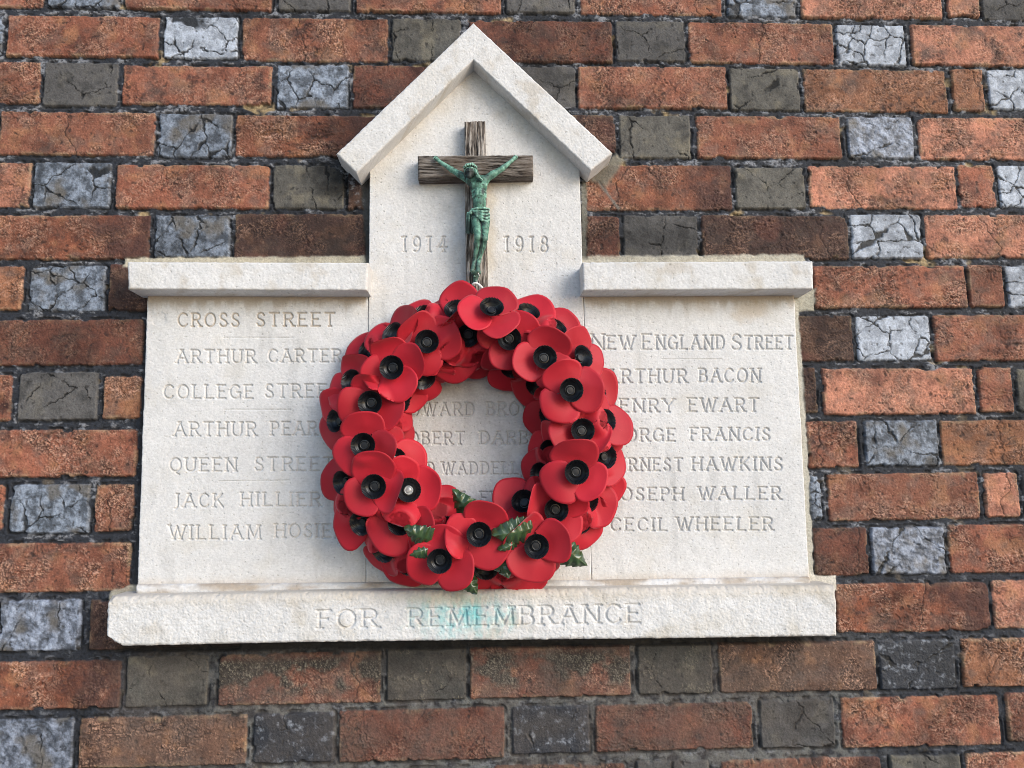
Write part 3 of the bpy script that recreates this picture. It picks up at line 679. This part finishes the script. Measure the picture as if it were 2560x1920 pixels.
# torso
S_.ell(J(1196, 464, -.049), (12.2*mm, 8.6*mm, 13*mm), .004, .06)
S_.ell(J(1183, 452, -.050), (9*mm, 7*mm, 6*mm), .004, .5); S_.ell(J(1206, 451, -.049), (9*mm, 7*mm, 6*mm), .004, -.3)
S_.ell(J(1188, 462, -.0555), (7*mm, 3.4*mm, 5*mm), .002, .1); S_.ell(J(1205, 461, -.0550), (7*mm, 3.4*mm, 5*mm), .002, -.1)   # pectorals
S_.cap(J(1197, 475, -.048), J(1199, 512, -.048), 9.6*mm, 8.6*mm, .003)
S_.ell(J(1198, 500, -.0535), (6.5*mm, 4*mm, 10*mm), .003)
S_.ell(J(1200, 535, -.048), (11.6*mm, 8.6*mm, 9*mm), .004)
for i, (dx, dz) in enumerate(((-1, 0), (1, 0), (-1, 1), (1, 1), (-1, 2), (1, 2))):                                    # lower ribs
    S_.cap(J(1198+dx*4, 474+dz*6.0, -.0575), J(1198+dx*17, 480+dz*6.5, -.0535), 1.3*mm, 1.0*mm, .003)
S_.cap(J(1187, 449, -.051), hd+np.array([.001, .002, -.004]), 4.6*mm, 4.4*mm, .002)
# arms: shoulder, elbow, wrist, hand
for sgn, sh, el, wr, ha in ((-1, (1172, 450), (1129, 424), (1099, 404), (1091, 397)), (1, (1212, 449), (1256, 421), (1279, 402), (1287, 395))):
    A = J(*sh, -.049); B_ = J(*el, -.046); W_ = J(*wr, -.043); Hd = J(*ha, -.0415)
    S_.cap(A, B_, 5.4*mm, 3.7*mm, .0035); S_.ell((A*.55+B_*.45), (6*mm, 4.6*mm, 4.2*mm), .003, -sgn*.5*-1)
    S_.cap(B_, W_, 3.9*mm, 2.3*mm, .0018); S_.cap(W_, Hd, 2.2*mm, 2.9*mm, .0015); S_.ell(Hd, (3.3*mm, 1.7*mm, 3.2*mm), .001)
    dirv = (Hd-W_)/np.linalg.norm(Hd-W_); perp = np.array([-dirv[2], 0, dirv[0]])
    for q in range(4):                                                                                                    # curled fingers
        base_ = Hd+dirv*1.6*mm+perp*(q-1.5)*1.55*mm; kn = base_+dirv*(2.0-.25*abs(q-1.3))*mm+np.array([0, -1.5*mm, 0]); tip = kn+dirv*.2*mm+np.array([0, -1.6*mm, -1.0*mm])
        S_.cap(base_, kn, .80*mm, .75*mm, .0004); S_.cap(kn, tip, .72*mm, .6*mm, .0004)
    th = Hd-dirv*.4*mm-perp*sgn*2.6*mm; S_.cap(Hd, th, .95*mm, .9*mm, .0006); S_.cap(th, th+dirv*2.0*mm-perp*sgn*.3*mm+np.array([0, -1.2*mm, 0]), .85*mm, .65*mm, .0005)
# legs and feet
for hipp, kn, an, ft, toe in (((1190, 548), (1195, 592), (1187, 650), (1184, 664), (1181, 676)), ((1213, 550), (1211, 596), (1197, 651), (1195, 664), (1195, 677))):
    first = hipp[0] < 1200
    A = J(*hipp, -.050); K_ = J(*kn, -.058 if first else -.055); N_ = J(*an, -.0455); T_ = J(*ft, -.049); O_ = J(*toe, -.053)
    S_.cap(A, K_, 7.0*mm, 4.5*mm, .002); S_.ell(K_+np.array([0, -.0012, 0]), (4.2*mm, 3.6*mm, 4.6*mm), .002)
    mid = K_*.68+N_*.32+np.array([0, .0015, 0]); S_.cap(K_, mid, 4.4*mm, 4.6*mm, .002); S_.cap(mid, N_, 4.5*mm, 2.6*mm, .002)
    S_.ell(N_, (3.1*mm, 2.8*mm, 3*mm), .001); S_.cap(N_, T_, 3.0*mm, 2.7*mm, .0015); S_.cap(T_, O_, 2.6*mm, 2.9*mm, .0015)
    for q in range(5):
        b0 = O_+np.array([(q-2)*1.25*mm, -.0004, 0]); S_.cap(b0, b0+np.array([(q-2)*.2*mm, -.0007, -(2.3-.3*abs(q-1))*mm]), .8*mm, .65*mm, .0004)
# head bowed to one side: skull, brow, nose, cheeks, jaw
S_.ell(hd, (7.0*mm, 8.0*mm, 8.6*mm), .002, .12)
fz = lambda dx, dy, dz: hd+np.array([dx, dy, dz])*mm
S_.ell(fz(-1.5, -3.5, -4.0), (5.0*mm, 5.4*mm, 6.4*mm), .002, .15)
S_.cap(fz(-2.0, -8.6, 0.2), fz(-2.4, -9.9, -3.6), .9*mm, 1.25*mm, .001)                    # nose
S_.cap(fz(-5.3, -7.0, 1.2), fz(1.6, -7.6, 1.6), 1.2*mm, 1.2*mm, .001)                       # brow
S_.ell(fz(-4.9, -7.2, -2.8), (2.0*mm, 1.4*mm, 1.5*mm), .001); S_.ell(fz(.9, -7.6, -2.6), (2.0*mm, 1.4*mm, 1.5*mm), .001)
S_.ell(fz(-4.0, -8.1, -.6), (1.1*mm, .6*mm, .6*mm), .0004); S_.ell(fz(-.2, -8.5, -.4), (1.1*mm, .6*mm, .6*mm), .0004)   # eyelids
S_.cap(fz(-3.4, -8.3, -5.5), fz(-1.2, -8.5, -5.4), .55*mm, .55*mm, .0004); S_.cap(fz(-3.2, -8.0, -6.6), fz(-1.4, -8.2, -6.5), .6*mm, .6*mm, .0004)  # lips
S_.ell(fz(-2.3, -5.6, -9.2), (3.6*mm, 3.4*mm, 3.6*mm), .0015, .15)                          # beard
for q in range(6): S_.cap(fz(-4.6+q*.9, -7.4, -8.2), fz(-3.6+q*.5, -7.2, -12.0), .8*mm, .5*mm, .0006)
S_.ell(fz(6.6, -1.5, -1.6), (1.2*mm, 1.8*mm, 2.4*mm), .0006)                                # ear
V, Q = S_.mesh(); V = smooth_v(V, Q, 2)
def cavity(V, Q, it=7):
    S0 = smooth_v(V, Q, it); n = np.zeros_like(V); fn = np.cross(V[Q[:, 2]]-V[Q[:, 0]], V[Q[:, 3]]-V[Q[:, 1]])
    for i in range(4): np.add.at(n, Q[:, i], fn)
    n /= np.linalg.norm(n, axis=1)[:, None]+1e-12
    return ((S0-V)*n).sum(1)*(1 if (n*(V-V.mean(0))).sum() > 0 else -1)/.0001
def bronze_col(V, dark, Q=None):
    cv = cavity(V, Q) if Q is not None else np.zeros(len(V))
    dark = np.clip(dark+.9*ss(.15, 1.1, cv), 0, .95)  # dark patina in the hollows, with shade painted into the colour as well
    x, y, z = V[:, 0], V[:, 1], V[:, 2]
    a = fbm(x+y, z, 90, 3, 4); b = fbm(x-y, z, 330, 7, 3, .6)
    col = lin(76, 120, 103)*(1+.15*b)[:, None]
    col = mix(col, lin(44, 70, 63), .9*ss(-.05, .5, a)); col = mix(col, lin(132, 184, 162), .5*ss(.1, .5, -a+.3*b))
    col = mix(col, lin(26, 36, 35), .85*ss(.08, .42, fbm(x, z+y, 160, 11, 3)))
    col = mix(col, lin(160, 206, 186), .75*ss(.3, 1.8, -cv))  # highlights on the raised ridges, painted into the colour
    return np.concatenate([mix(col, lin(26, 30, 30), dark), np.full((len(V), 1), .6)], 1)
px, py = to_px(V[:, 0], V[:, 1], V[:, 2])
face = ss(1.05, .7, np.hypot((px-1173)/17, (py-437)/21))*ss(-.058, -.061, V[:, 1])  # dark unoxidised face, part of its darkness is painted shade
chest = ss(1.0, .5, np.hypot((px-1172)/12, (py-466)/24)+.2*fbm(V[:, 0], V[:, 2], 200, 5, 2))  # shadow on the left of the chest, painted into the colour
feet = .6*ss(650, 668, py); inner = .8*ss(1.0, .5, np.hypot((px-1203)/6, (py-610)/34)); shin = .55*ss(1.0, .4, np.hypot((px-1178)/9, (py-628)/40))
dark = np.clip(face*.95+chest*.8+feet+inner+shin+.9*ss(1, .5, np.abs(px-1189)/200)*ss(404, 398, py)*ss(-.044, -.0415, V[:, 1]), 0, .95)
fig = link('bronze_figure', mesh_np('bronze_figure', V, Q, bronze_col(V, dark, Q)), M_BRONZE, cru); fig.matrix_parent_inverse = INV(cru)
# hair with a rope-like circlet, long locks on the shoulder
lo = P(1148, 462, -.06); hi = P(1226, 388, -.06)
S2 = SDF((lo[0], -.080, lo[2]), (hi[0], -.040, hi[2]), .00055)
S2.ell(fz(.6, 1.2, 2.2), (8.2*mm, 8.4*mm, 8.4*mm), .002, .1)
for q in range(13):
    a = -2.6+q*.43; S2.ell(fz(-.6+8.0*math.sin(a)*.98, -3.5+(-4.6)*math.cos(a), 5.0+1.0*math.cos(a*2)), (2.0*mm, 1.9*mm, 1.8*mm), .0006)
for q in range(7):
    a = -1.7+q*.55; S2.ell(fz(-.4+5.2*math.sin(a), -4.6*abs(math.cos(a)), 8.4+.5*math.sin(q*2.)), (2.0*mm, 2.2*mm, 1.6*mm), .0006)
for q, (dx, dy) in enumerate(((6.6, -4.0), (7.8, -2.0), (8.2, .6))):
    S2.cap(fz(dx-.8, dy, 2), fz(dx+1.0, dy-.6, -4), 1.8*mm, 1.6*mm, .0007); S2.cap(fz(dx+1.0, dy-.6, -4), fz(dx+4.5, dy-.5, -9.5), 1.6*mm, 1.4*mm, .0007); S2.cap(fz(dx+4.5, dy-.5, -9.5), fz(dx+8.0, dy, -13), 1.4*mm, .8*mm, .0007)
for dx, dy in ((-8.0, -2.4), (-8.4, .2)):
    S2.cap(fz(dx+.4, dy, 3), fz(dx-.2, dy, -4), 1.7*mm, 1.5*mm, .0007); S2.cap(fz(dx-.2, dy, -4), fz(dx+.8, dy, -9), 1.5*mm, .9*mm, .0007)
V, Q = S2.mesh(); V = smooth_v(V, Q, 1)
V = V+np.stack([0*V[:, 0], -.0006*np.abs(pn(V[:, 0]*500, V[:, 2]*300, 4)), 0*V[:, 0]], -1)
px, py = to_px(V[:, 0], V[:, 1], V[:, 2])
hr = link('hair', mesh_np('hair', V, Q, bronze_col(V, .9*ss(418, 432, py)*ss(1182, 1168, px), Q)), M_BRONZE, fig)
# loincloth: wound round the hips with a tail hanging at one side
lo = P(1150, 600, -.05); hi = P(1236, 505, -.05)
S3 = SDF((lo[0], -.074, lo[2]), (hi[0], -.032, hi[2]), .0006)
def on_hip(px_, py_, up=0.0):
    return J(px_, py_, -.0470-.0105*math.sqrt(max(0.0, 1-((px_-1201)/29)**2))-up)
S3.ell(J(1201, 537, -.0480), (13.2*mm, 10*mm, 7.6*mm), .002); S3.ell(J(1206, 545, -.0485), (10*mm, 9.5*mm, 6.5*mm), .003)
for q in range(4):                                                                             # folds sweeping across the hips
    pts_ = [(1181+1.5*q, 525+1.6*q), (1192+.5*q, 527+4.4*q), (1205, 529+7.0*q), (1216, 529+8.2*q), (1222, 526+8.0*q)]
    for u_, v_ in zip(pts_, pts_[1:]): S3.cap(on_hip(*u_, .0004), on_hip(*v_, .0004), 1.5*mm, 1.5*mm, .0016)
for u_, v_ in (((1181, 523), (1194, 521)), ((1194, 521), (1210, 520)), ((1210, 520), (1222, 523))): S3.cap(on_hip(*u_, .001), on_hip(*v_, .001), 1.6*mm, 1.6*mm, .0007)
S3.ell(on_hip(1178, 530, .0015), (2.6*mm, 2.4*mm, 3.2*mm), .001)
for q in range(4):
    S3.cap(J(1170+4*q, 533, -.0475-.0016*(q % 2)), J(1167+4.6*q, 580+2*(q % 2), -.0430-.0016*(q % 2)), 1.9*mm, 2.2*mm, .0008)
V, Q = S3.mesh(); V = smooth_v(V, Q, 1)
px, py = to_px(V[:, 0], V[:, 1], V[:, 2])
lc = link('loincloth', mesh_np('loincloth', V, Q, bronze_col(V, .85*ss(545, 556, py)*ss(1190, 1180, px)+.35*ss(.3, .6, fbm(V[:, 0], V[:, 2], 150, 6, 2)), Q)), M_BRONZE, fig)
# foot bracket below the feet
S4 = SDF(tuple(P(1172, 722, -.04)*[1, 0, 1]+[0, -.050, 0]), tuple(P(1208, 672, -.04)*[1, 0, 1]+[0, -.028, 0]), .0006)
S4.cap(J(1185, 681, -.036), J(1196, 681, -.036), 4.0*mm, 4.0*mm, .002); S4.cap(J(1190, 686, -.035), J(1189, 704, -.034), 4.6*mm, 3.4*mm, .002)
S4.ell(J(1186, 691, -.0395), (1.6*mm, 1.3*mm, 1.6*mm), .0005); S4.ell(J(1190, 702, -.038), (1.9*mm, 1.5*mm, 1.9*mm), .0005)
V, Q = S4.mesh(); V = smooth_v(V, Q, 1)
fb = link('foot_bracket', mesh_np('foot_bracket', V, Q, bronze_col(V, .55*np.ones(len(V)), Q)), M_BRONZE, cru); fb.matrix_parent_inverse = INV(cru)

# ------------------------------------------------------------------ poppy wreath
wr = thing('poppy_wreath', 'round wreath of red artificial poppies with black centres hung below crucifix', 'wreath', tuple(P(1186, 1100, -.02)))
PX2M = CD/FPX
def tube(pts, rad, seg=8):
    pts = [Vector(p) for p in pts]; V = []; n = len(pts); Q = []
    for i, p in enumerate(pts):
        t = (pts[min(i+1, n-1)]-pts[max(i-1, 0)]).normalized(); a = t.orthogonal().normalized(); b = t.cross(a)
        for k in range(seg):
            th = 2*math.pi*k/seg; V.append(p+a*rad*math.cos(th)+b*rad*math.sin(th))
    for i in range(n-1):
        for k in range(seg): Q.append([i*seg+k, i*seg+(k+1) % seg, (i+1)*seg+(k+1) % seg, (i+1)*seg+k])
    return np.array([list(v) for v in V]), np.array(Q)
rc = P(1186, 1100, -.034)
V, Q = tube([rc+np.array([math.cos(a), 0, math.sin(a)])*.146 for a in np.linspace(0, 2*math.pi, 65)], .021, 14)
o = link('wreath_ring', mesh_np('wreath_ring', V, Q), M_RING, wr); o.matrix_parent_inverse = INV(wr)
cpts = [P(1192, 676, -.053), P(1198, 690, -.052), P(1193, 706, -.042), P(1186, 712, -.042), P(1183, 710, -.043), P(1189, 708, -.044), P(1196, 711, -.044), P(1202, 716, -.044), P(1208, 724, -.044), P(1213, 736, -.043), P(1218, 760, -.040)]
def spl(pts, n=6):
    out = []; pts = [np.array(p) for p in pts]
    for i in range(len(pts)-1):
        p0, p1, p2, p3 = pts[max(i-1, 0)], pts[i], pts[i+1], pts[min(i+2, len(pts)-1)]
        for k in range(n):
            t = k/n; out.append(.5*(2*p1+(p2-p0)*t+(2*p0-5*p1+4*p2-p3)*t*t+(3*p1-p0-3*p2+p3)*t**3))
    out.append(pts[-1]); return out
V, Q = tube(spl(cpts[2:]), .0017, 8); V2, Q2 = tube(spl(cpts[:3]), .0006, 6)
o = link('hanging_cord', mesh_np('hanging_cord', np.concatenate([V, V2]), np.concatenate([Q, Q2+len(V)])), M_CORD, wr); o.matrix_parent_inverse = INV(wr)

RP = .0428                                          # petal reach
RC = .0152                                          # cup radius
def lobe(ang, R, lift, cup, wid, skew, z0, curl, seed, bend=0.0):
    """one rounded petal of a poppy, closed with a little thickness; local frame: x, y in the flower's plane, z out"""
    nr, na = 9, 30; L = R*1.0; b = L*.54; a = L*wid; cy_ = L*.47
    V = [(0, cy_, 0)]
    for i in range(1, nr+1):
        for k in range(na):
            th = 2*math.pi*k/na; rr = i/nr
            sh = 1+.03*math.sin(3*th+seed)+.02*math.sin(5*th+seed*2)
            V.append((a*rr*math.cos(th)*sh*(1-.16*max(0, -math.sin(th))), cy_+b*rr*math.sin(th)*sh, 0))
    V = np.array(V); u = V[:, 0]/L; v = V[:, 1]/L
    zc = z0+L*(lift*np.clip(v, -.1, 2)**1.5+cup*u*u*(0.6+.7*np.clip(v, 0, 1))+curl*np.clip(v-.55, 0, 1)**2+skew*u*np.clip(v, 0, 1)
               +.018*np.sin(4.2*v+2.6*u+seed)+.02*np.exp(-((u-.25*math.sin(seed*3))/.09)**2)*np.clip(v-.3, 0, 1)+.012*np.sin(7*u+seed*1.7))
    rad = np.hypot(V[:, 0], V[:, 1]); fl = ss(RC*.35, RC*1.75, rad); zc = z0+(zc-z0)*fl
    V[:, 2] = zc
    hg = .40*L; sv = np.clip(V[:, 1]-hg, 0, None); k_ = bend/(.62*L); thb = sv*k_      # the petal curls round a bending line
    if abs(bend) > 1e-3:
        yy = np.sin(thb)/k_; zz = (1-np.cos(thb))/k_; V[:, 1] = np.where(sv > 0, hg+yy, V[:, 1]); V[:, 2] = np.where(sv > 0, zc*np.cos(thb)+zz, V[:, 2])
    ca, sa = math.cos(ang-math.pi/2), math.sin(ang-math.pi/2)
    x, y = V[:, 0]*ca-V[:, 1]*sa, V[:, 0]*sa+V[:, 1]*ca
    T = np.stack([x, y, V[:, 2]], -1); n = len(T); Bk = T-np.array([0, 0, .00020])
    tri = []; quads = []
    for k in range(na): tri.append([0, 1+k, 1+(k+1) % na])
    for i in range(nr-1):
        for k in range(na): quads.append([1+i*na+k, 1+(i+1)*na+k, 1+(i+1)*na+(k+1) % na, 1+i*na+(k+1) % na])
    F = [t for t in tri]+quads
    Fb = [[q+n for q in f[::-1]] for f in F]
    e = 1+(nr-1)*na; rim = [[e+k, e+k+n, e+(k+1) % na+n, e+(k+1) % na] for k in range(na)]
    return np.concatenate([T, Bk]), F+Fb+rim, len(rim)
def cup_mesh():
    N = 46*4; prof = [(.30, .0006), (.42, .0004), (.46, .0010), (.72, .0046), (.98, .0092), (1.0, .0086), (.7, .0030), (.35, -.0006)]
    V = []; F = []
    for j, (r, z) in enumerate(prof):
        for k in range(N):
            a = 2*math.pi*k/N; rib = 1 if k % 4 < 2 else -1
            rr, zz = r*RC, z
            if j in (3, 4): zz += .0006*rib
            if j in (4, 5): rr *= 1+.020*rib
            V.append((rr*math.cos(a), rr*math.sin(a), zz))
    for j in range(len(prof)-1):
        for k in range(N): F.append([j*N+k, j*N+(k+1) % N, (j+1)*N+(k+1) % N, (j+1)*N+k])
    F.append(list(range(N))[::-1])
    me = bpy.data.meshes.new('poppy_centre'); me.from_pydata(V, [], F); me.update(); me.materials.append(M_CUP); return me
def stud_mesh(name, mat, dome):
    N = 28; prof = [(.0, .0030 if not dome else .0042), (.16, .0030 if not dome else .0040), (.25, .0028 if not dome else .0032), (.29, .0028), (.30, .0034), (.345, .0034), (.37, .0026), (.375, .0)]
    V = [(0, 0, prof[0][1])]; F = []
    for r, z in prof[1:]:
        for k in range(N): a = 2*math.pi*k/N; V.append((r*RC*math.cos(a), r*RC*math.sin(a), z))
    for k in range(N): F.append([0, 1+k, 1+(k+1) % N])
    for j in range(len(prof)-2):
        for k in range(N): F.append([1+j*N+k, 1+(j+1)*N+k, 1+(j+1)*N+(k+1) % N, 1+j*N+(k+1) % N])
    me = bpy.data.meshes.new(name); me.from_pydata(V, [], F); me.update(); me.materials.append(mat)
    for p in me.polygons: p.use_smooth = True
    return me
ME_CUP, ME_STUD, ME_SIL = cup_mesh(), stud_mesh('stud', M_STUD, False), stud_mesh('silver_stud', M_SILVER, True)
# px, py, mm in front of wall, lean right, lean up, angle of first petal, petals, silver?, folded petal angle (or None)
POP = [
 (991, 839, 66, -.55, .40, 190, 3, 0, None), (1066, 853, 82, .05, -.05, 10, 3, 0, 130), (981, 917, 96, -.10, -.10, 200, 4, 0, 95),
 (1170, 829, 70, 0, -.30, 130, 3, 0, 130), (1228, 777, 96, .10, .50, 65, 3, 0, None), (1273, 843, 84, .05, -.15, 25, 3, 0, None),
 (1361, 893, 90, .10, -.02, 75, 3, 0, None), (1427, 974, 100, .12, -.08, 0, 3, 0, None), (1448, 895, 66, .55, .20, 345, 3, 0, None),
 (1317, 790, 62, .30, .60, 45, 3, 0, None), (1142, 782, 66, -.12, .42, 85, 3, 0, None), (1060, 795, 54, -.40, .55, 150, 3, 0, None),
 (930, 880, 46, -.55, .30, 170, 3, 0, None), (887, 955, 64, -.45, .10, 95, 3, 0, 95), (927, 1006, 90, -.10, -.08, 85, 3, 0, 100),
 (850, 1052, 50, -.60, .0, 110, 3, 0, None), (909, 1113, 96, -.08, -.05, 100, 3, 0, None), (984, 1000, 54, .70, -.05, 25, 4, 0, None),
 (964, 1075, 52, .72, -.05, 340, 3, 0, None), (974, 1152, 70, .5, .0, 355, 3, 1, None), (935, 1217, 98, -.05, -.05, 100, 3, 0, 340),
 (1018, 1228, 84, .15, .05, 5, 3, 1, None), (1078, 1280, 62, .30, .20, 25, 4, 0, None), (866, 1205, 52, -.60, -.15, 175, 3, 0, None),
 (909, 1305, 60, -.45, -.30, 195, 3, 0, None), (1001, 1307, 82, -.05, -.12, 100, 3, 0, 95), (965, 1372, 52, -.40, -.40, 235, 3, 0, None),
 (1025, 1405, 50, -.15, -.50, 240, 3, 0, None), (1100, 1403, 96, -.05, -.08, 82, 3, 0, None), (1118, 1325, 62, 0, .05, 100, 3, 0, None),
 (1198, 1337, 100, 0, -.04, 65, 3, 0, None), (1215, 1415, 60, 0, -.40, 255, 3, 0, None), (1341, 1367, 96, .05, -.05, 15, 3, 0, 130),
 (1322, 1412, 56, .0, -.50, 255, 3, 0, None), (1390, 1275, 84, .08, -.08, 165, 3, 0, 165), (1315, 1262, 66, -.18, .22, 150, 3, 0, None),
 (1446, 1302, 58, .35, -.25, 300, 3, 0, None), (1442, 1181, 106, .05, -.04, 92, 3, 0, None), (1456, 1077, 84, .10, .0, 195, 3, 0, 325),
 (1506, 1055, 70, .50, .10, 345, 3, 1, None), (1482, 985, 54, .50, .20, 30, 3, 0, None), (1508, 1141, 62, .45, -.10, 318, 3, 0, None),
 (1390, 1127, 58, -.6, -.10, 170, 4, 0, None), (1366, 1187, 58, -.6, .0, 150, 3, 0, None), (1490, 1200, 50, .50, -.30, 325, 3, 0, None),
 (1462, 1250, 62, .35, -.20, 345, 3, 0, None), (1202, 880, 52, .0, -.65, 250, 3, 0, None), (1284, 905, 52, -.10, -.65, 255, 3, 0, None),
 (1352, 952, 52, -.35, -.55, 215, 3, 0, None), (1132, 876, 52, .08, -.65, 275, 3, 0, None), (1052, 934, 58, .30, -.55, 280, 3, 0, None),
 (1388, 1033, 52, -.62, -.2, 195, 3, 0, None), (882, 1262, 48, -.55, -.15, 190, 3, 0, None), (1384, 830, 56, .40, .40, 45, 3, 0, None),
 (1120, 872, 66, .10, -.30, 300, 3, 0, None), (1266, 1420, 48, .10, -.50, 280, 3, 0, None),
]
BUILT = []
for i, (px, py, dmm, tx, tz, ang, nl, silver, fold) in enumerate(POP):
    rnd = random.Random(100+i)
    px = 1186+(px-1186)*.985; py = 1102+(py-1102)*.985; inn = (px-1186)*tx-(py-1100)*tz < 0; q_ = (1.6 if inn else 1.25) if dmm < 72 else 1.0; tx *= q_; tz *= q_
    c = P(px, py, -dmm*mm-.004); n = np.array([tx, -1.0, tz]); n /= np.linalg.norm(n)
    up = np.array([0, 0, 1.0]); right = np.cross(up, n); right /= np.linalg.norm(right); upv = np.cross(n, right)
    Rm = np.stack([right, upv, n], 1); petals = []
    order = list(range(nl)); rnd.shuffle(order)
    for k in range(nl):
        a = ang+360/nl*k+rnd.uniform(-6, 6)
        lift = rnd.uniform(.0, .30); cupc = rnd.uniform(-.16, .18); curl = rnd.uniform(-.35, .3); sk = rnd.uniform(-.26, .26)
        bend = .20+.46*math.cos(math.radians(a-62))+rnd.uniform(-.28, .28)
        if fold is not None and abs((a-fold+180) % 360-180) < 50: lift = .12; cupc = .05; curl = 0; bend = rnd.uniform(1.35, 1.75)
        V, F, nrim = lobe(math.radians(a), RP*rnd.uniform(.95, 1.06), lift, cupc, rnd.uniform(.62, .72) if nl == 3 else rnd.uniform(.54, .60), sk, -.0012+order[k]*.0011, curl, rnd.uniform(0, 6), bend)
        petals.append([V@Rm.T+c, F, nrim])
    BUILT.append(dict(c=c, R=Rm, petals=petals, silver=silver, d=dmm, spin=rnd.uniform(0, 6)))
# petals of one poppy give way to the stiff centre of another
for it in range(2):
    for i, A in enumerate(BUILT):
        for j, B_ in enumerate(BUILT):
            if i == j or np.linalg.norm(A['c']-B_['c']) > .075: continue
            for p in B_['petals']:
                loc = (p[0]-A['c'])@A['R']; r = np.hypot(loc[:, 0], loc[:, 1])
                near = (r < RC*1.9) & (loc[:, 2] > -.012) & (loc[:, 2] < .024)
                if not near.any(): continue
                fo = ss(RC*1.9, RC*1.05, r); lower = B_['d'] < A['d'] or (B_['d'] == A['d'] and j < i)
                tgt = np.minimum(loc[:, 2], -.0030) if lower else np.maximum(loc[:, 2], .0150)
                if not (near & (r < RC*1.1) & ((loc[:, 2] > -.003) if lower else (loc[:, 2] < .0135))).any(): continue
                loc[:, 2] = np.where(near, loc[:, 2]+(tgt-loc[:, 2])*fo, loc[:, 2])
                p[0] = loc@A['R'].T+A['c']
for B_ in BUILT:
    o = bpy.data.objects.new('poppy', None); COL.objects.link(o); o.parent = wr; o.empty_display_size = .02
    W = Matrix.Identity(4)
    for q in range(3): W[q][0], W[q][1], W[q][2], W[q][3] = B_['R'][q, 0], B_['R'][q, 1], B_['R'][q, 2], B_['c'][q]-wr.location[q]
    o.matrix_local = W
    for V, F, nrim in B_['petals']:
        V = (V-B_['c'])@B_['R']
        me = bpy.data.meshes.new('petal'); me.from_pydata(V.tolist(), [], F); me.update(); me.materials.append(M_PETAL)
        fl = np.ones(len(F), dtype=bool); fl[-nrim:] = False; me.polygons.foreach_set('use_smooth', fl)
        pe = bpy.data.objects.new('petal', me); COL.objects.link(pe); pe.parent = o
    cu = bpy.data.objects.new('poppy_centre', ME_CUP); COL.objects.link(cu); cu.parent = o; cu.location = (0, 0, .0036); cu.rotation_euler = (0, 0, B_['spin'])
    st = bpy.data.objects.new('stud', ME_SIL if B_['silver'] else ME_STUD); COL.objects.link(st); st.parent = o; st.location = (0, 0, .0038 if not B_['silver'] else .0042); st.rotation_euler = (0, 0, B_['spin']*2)
    if B_['silver']: st['label'] = 'silvery stud in the middle of the black centre'

def leaf(base, tip, wid, depth0, depth1, roll, seed):
    A = P(*base, -depth0*mm); B = P(*tip, -depth1*mm); ax = B-A; L = np.linalg.norm(ax); ax = ax/L
    nrm = np.array([0, -1.0, 0]); side = np.cross(ax, nrm); side /= np.linalg.norm(side); nrm = np.cross(side, ax)
    side, nrm = side*math.cos(roll)+nrm*math.sin(roll), nrm*math.cos(roll)-side*math.sin(roll)
    nu, nv = 64, 21; V = []
    for i in range(nu):
        t = i/(nu-1); w0 = wid*(math.sin(math.pi*min(1, t**.72))**.75)*(1-.15*t); saw = 1-.18*((t*8) % 1)*(1 if t > .06 else 0)
        for j in range(nv):
            s = (j/(nv-1))*2-1; vein = abs(((t*5.5-.55*abs(s)) % 1)-.5)*2
            edge_ = saw if abs(s) > .7 else 1-(1-saw)*(abs(s)/.7)**3
            h = L*(-.10*abs(s)*(1-t*.3)+.075*(vein-.5)*min(1, abs(s)*2)+.10*math.sin(t*3+seed)*s*.6+.12*math.sin(math.pi*t)-.05*s*s)
            V.append(A+ax*(t*L-.10*L*abs(s)**1.5*(1-t))+side*(s*w0*edge_)+nrm*h)
    V = np.array(V); n = len(V); Q = grid_q(nu, nv); i = np.arange(n).reshape(nu, nv)
    lp = np.concatenate([i[0, :-1], i[:-1, -1], i[-1, :0:-1], i[:0:-1, 0]])
    rim = np.stack([lp, np.roll(lp, -1), np.roll(lp, -1)+n, lp+n], -1)
    o = link('leaf', mesh_np('leaf', np.concatenate([V, V-nrm*.0004]), np.concatenate([Q, Q[:, ::-1]+n, rim])), M_LEAF, wr); o.matrix_parent_inverse = INV(wr)
LF = [((1196, 1305), (1130, 1224), 34, 92, 100, .2, 0), ((1185, 1318), (1128, 1312), 22, 88, 98, -.4, 5), ((1088, 1352), (1010, 1322), 32, 98, 110, .35, 1), ((1085, 1368), (1024, 1388), 20, 96, 104, -.3, 6),
      ((1330, 1322), (1230, 1338), 36, 104, 116, .3, 2), ((1300, 1350), (1248, 1376), 18, 100, 112, .3, 8), ((1240, 1366), (1270, 1446), 36, 92, 102, -.3, 3), ((1240, 1390), (1192, 1420), 20, 88, 96, -.3, 9),
      ((1370, 1352), (1470, 1414), 40, 70, 66, .1, 4), ((1150, 1420), (1193, 1486), 30, 72, 76, .2, 7)]
for b_, t_, w_, d0, d1, rl, sd in LF: leaf(b_, t_, w_*PX2M, d0, d1, rl, sd)
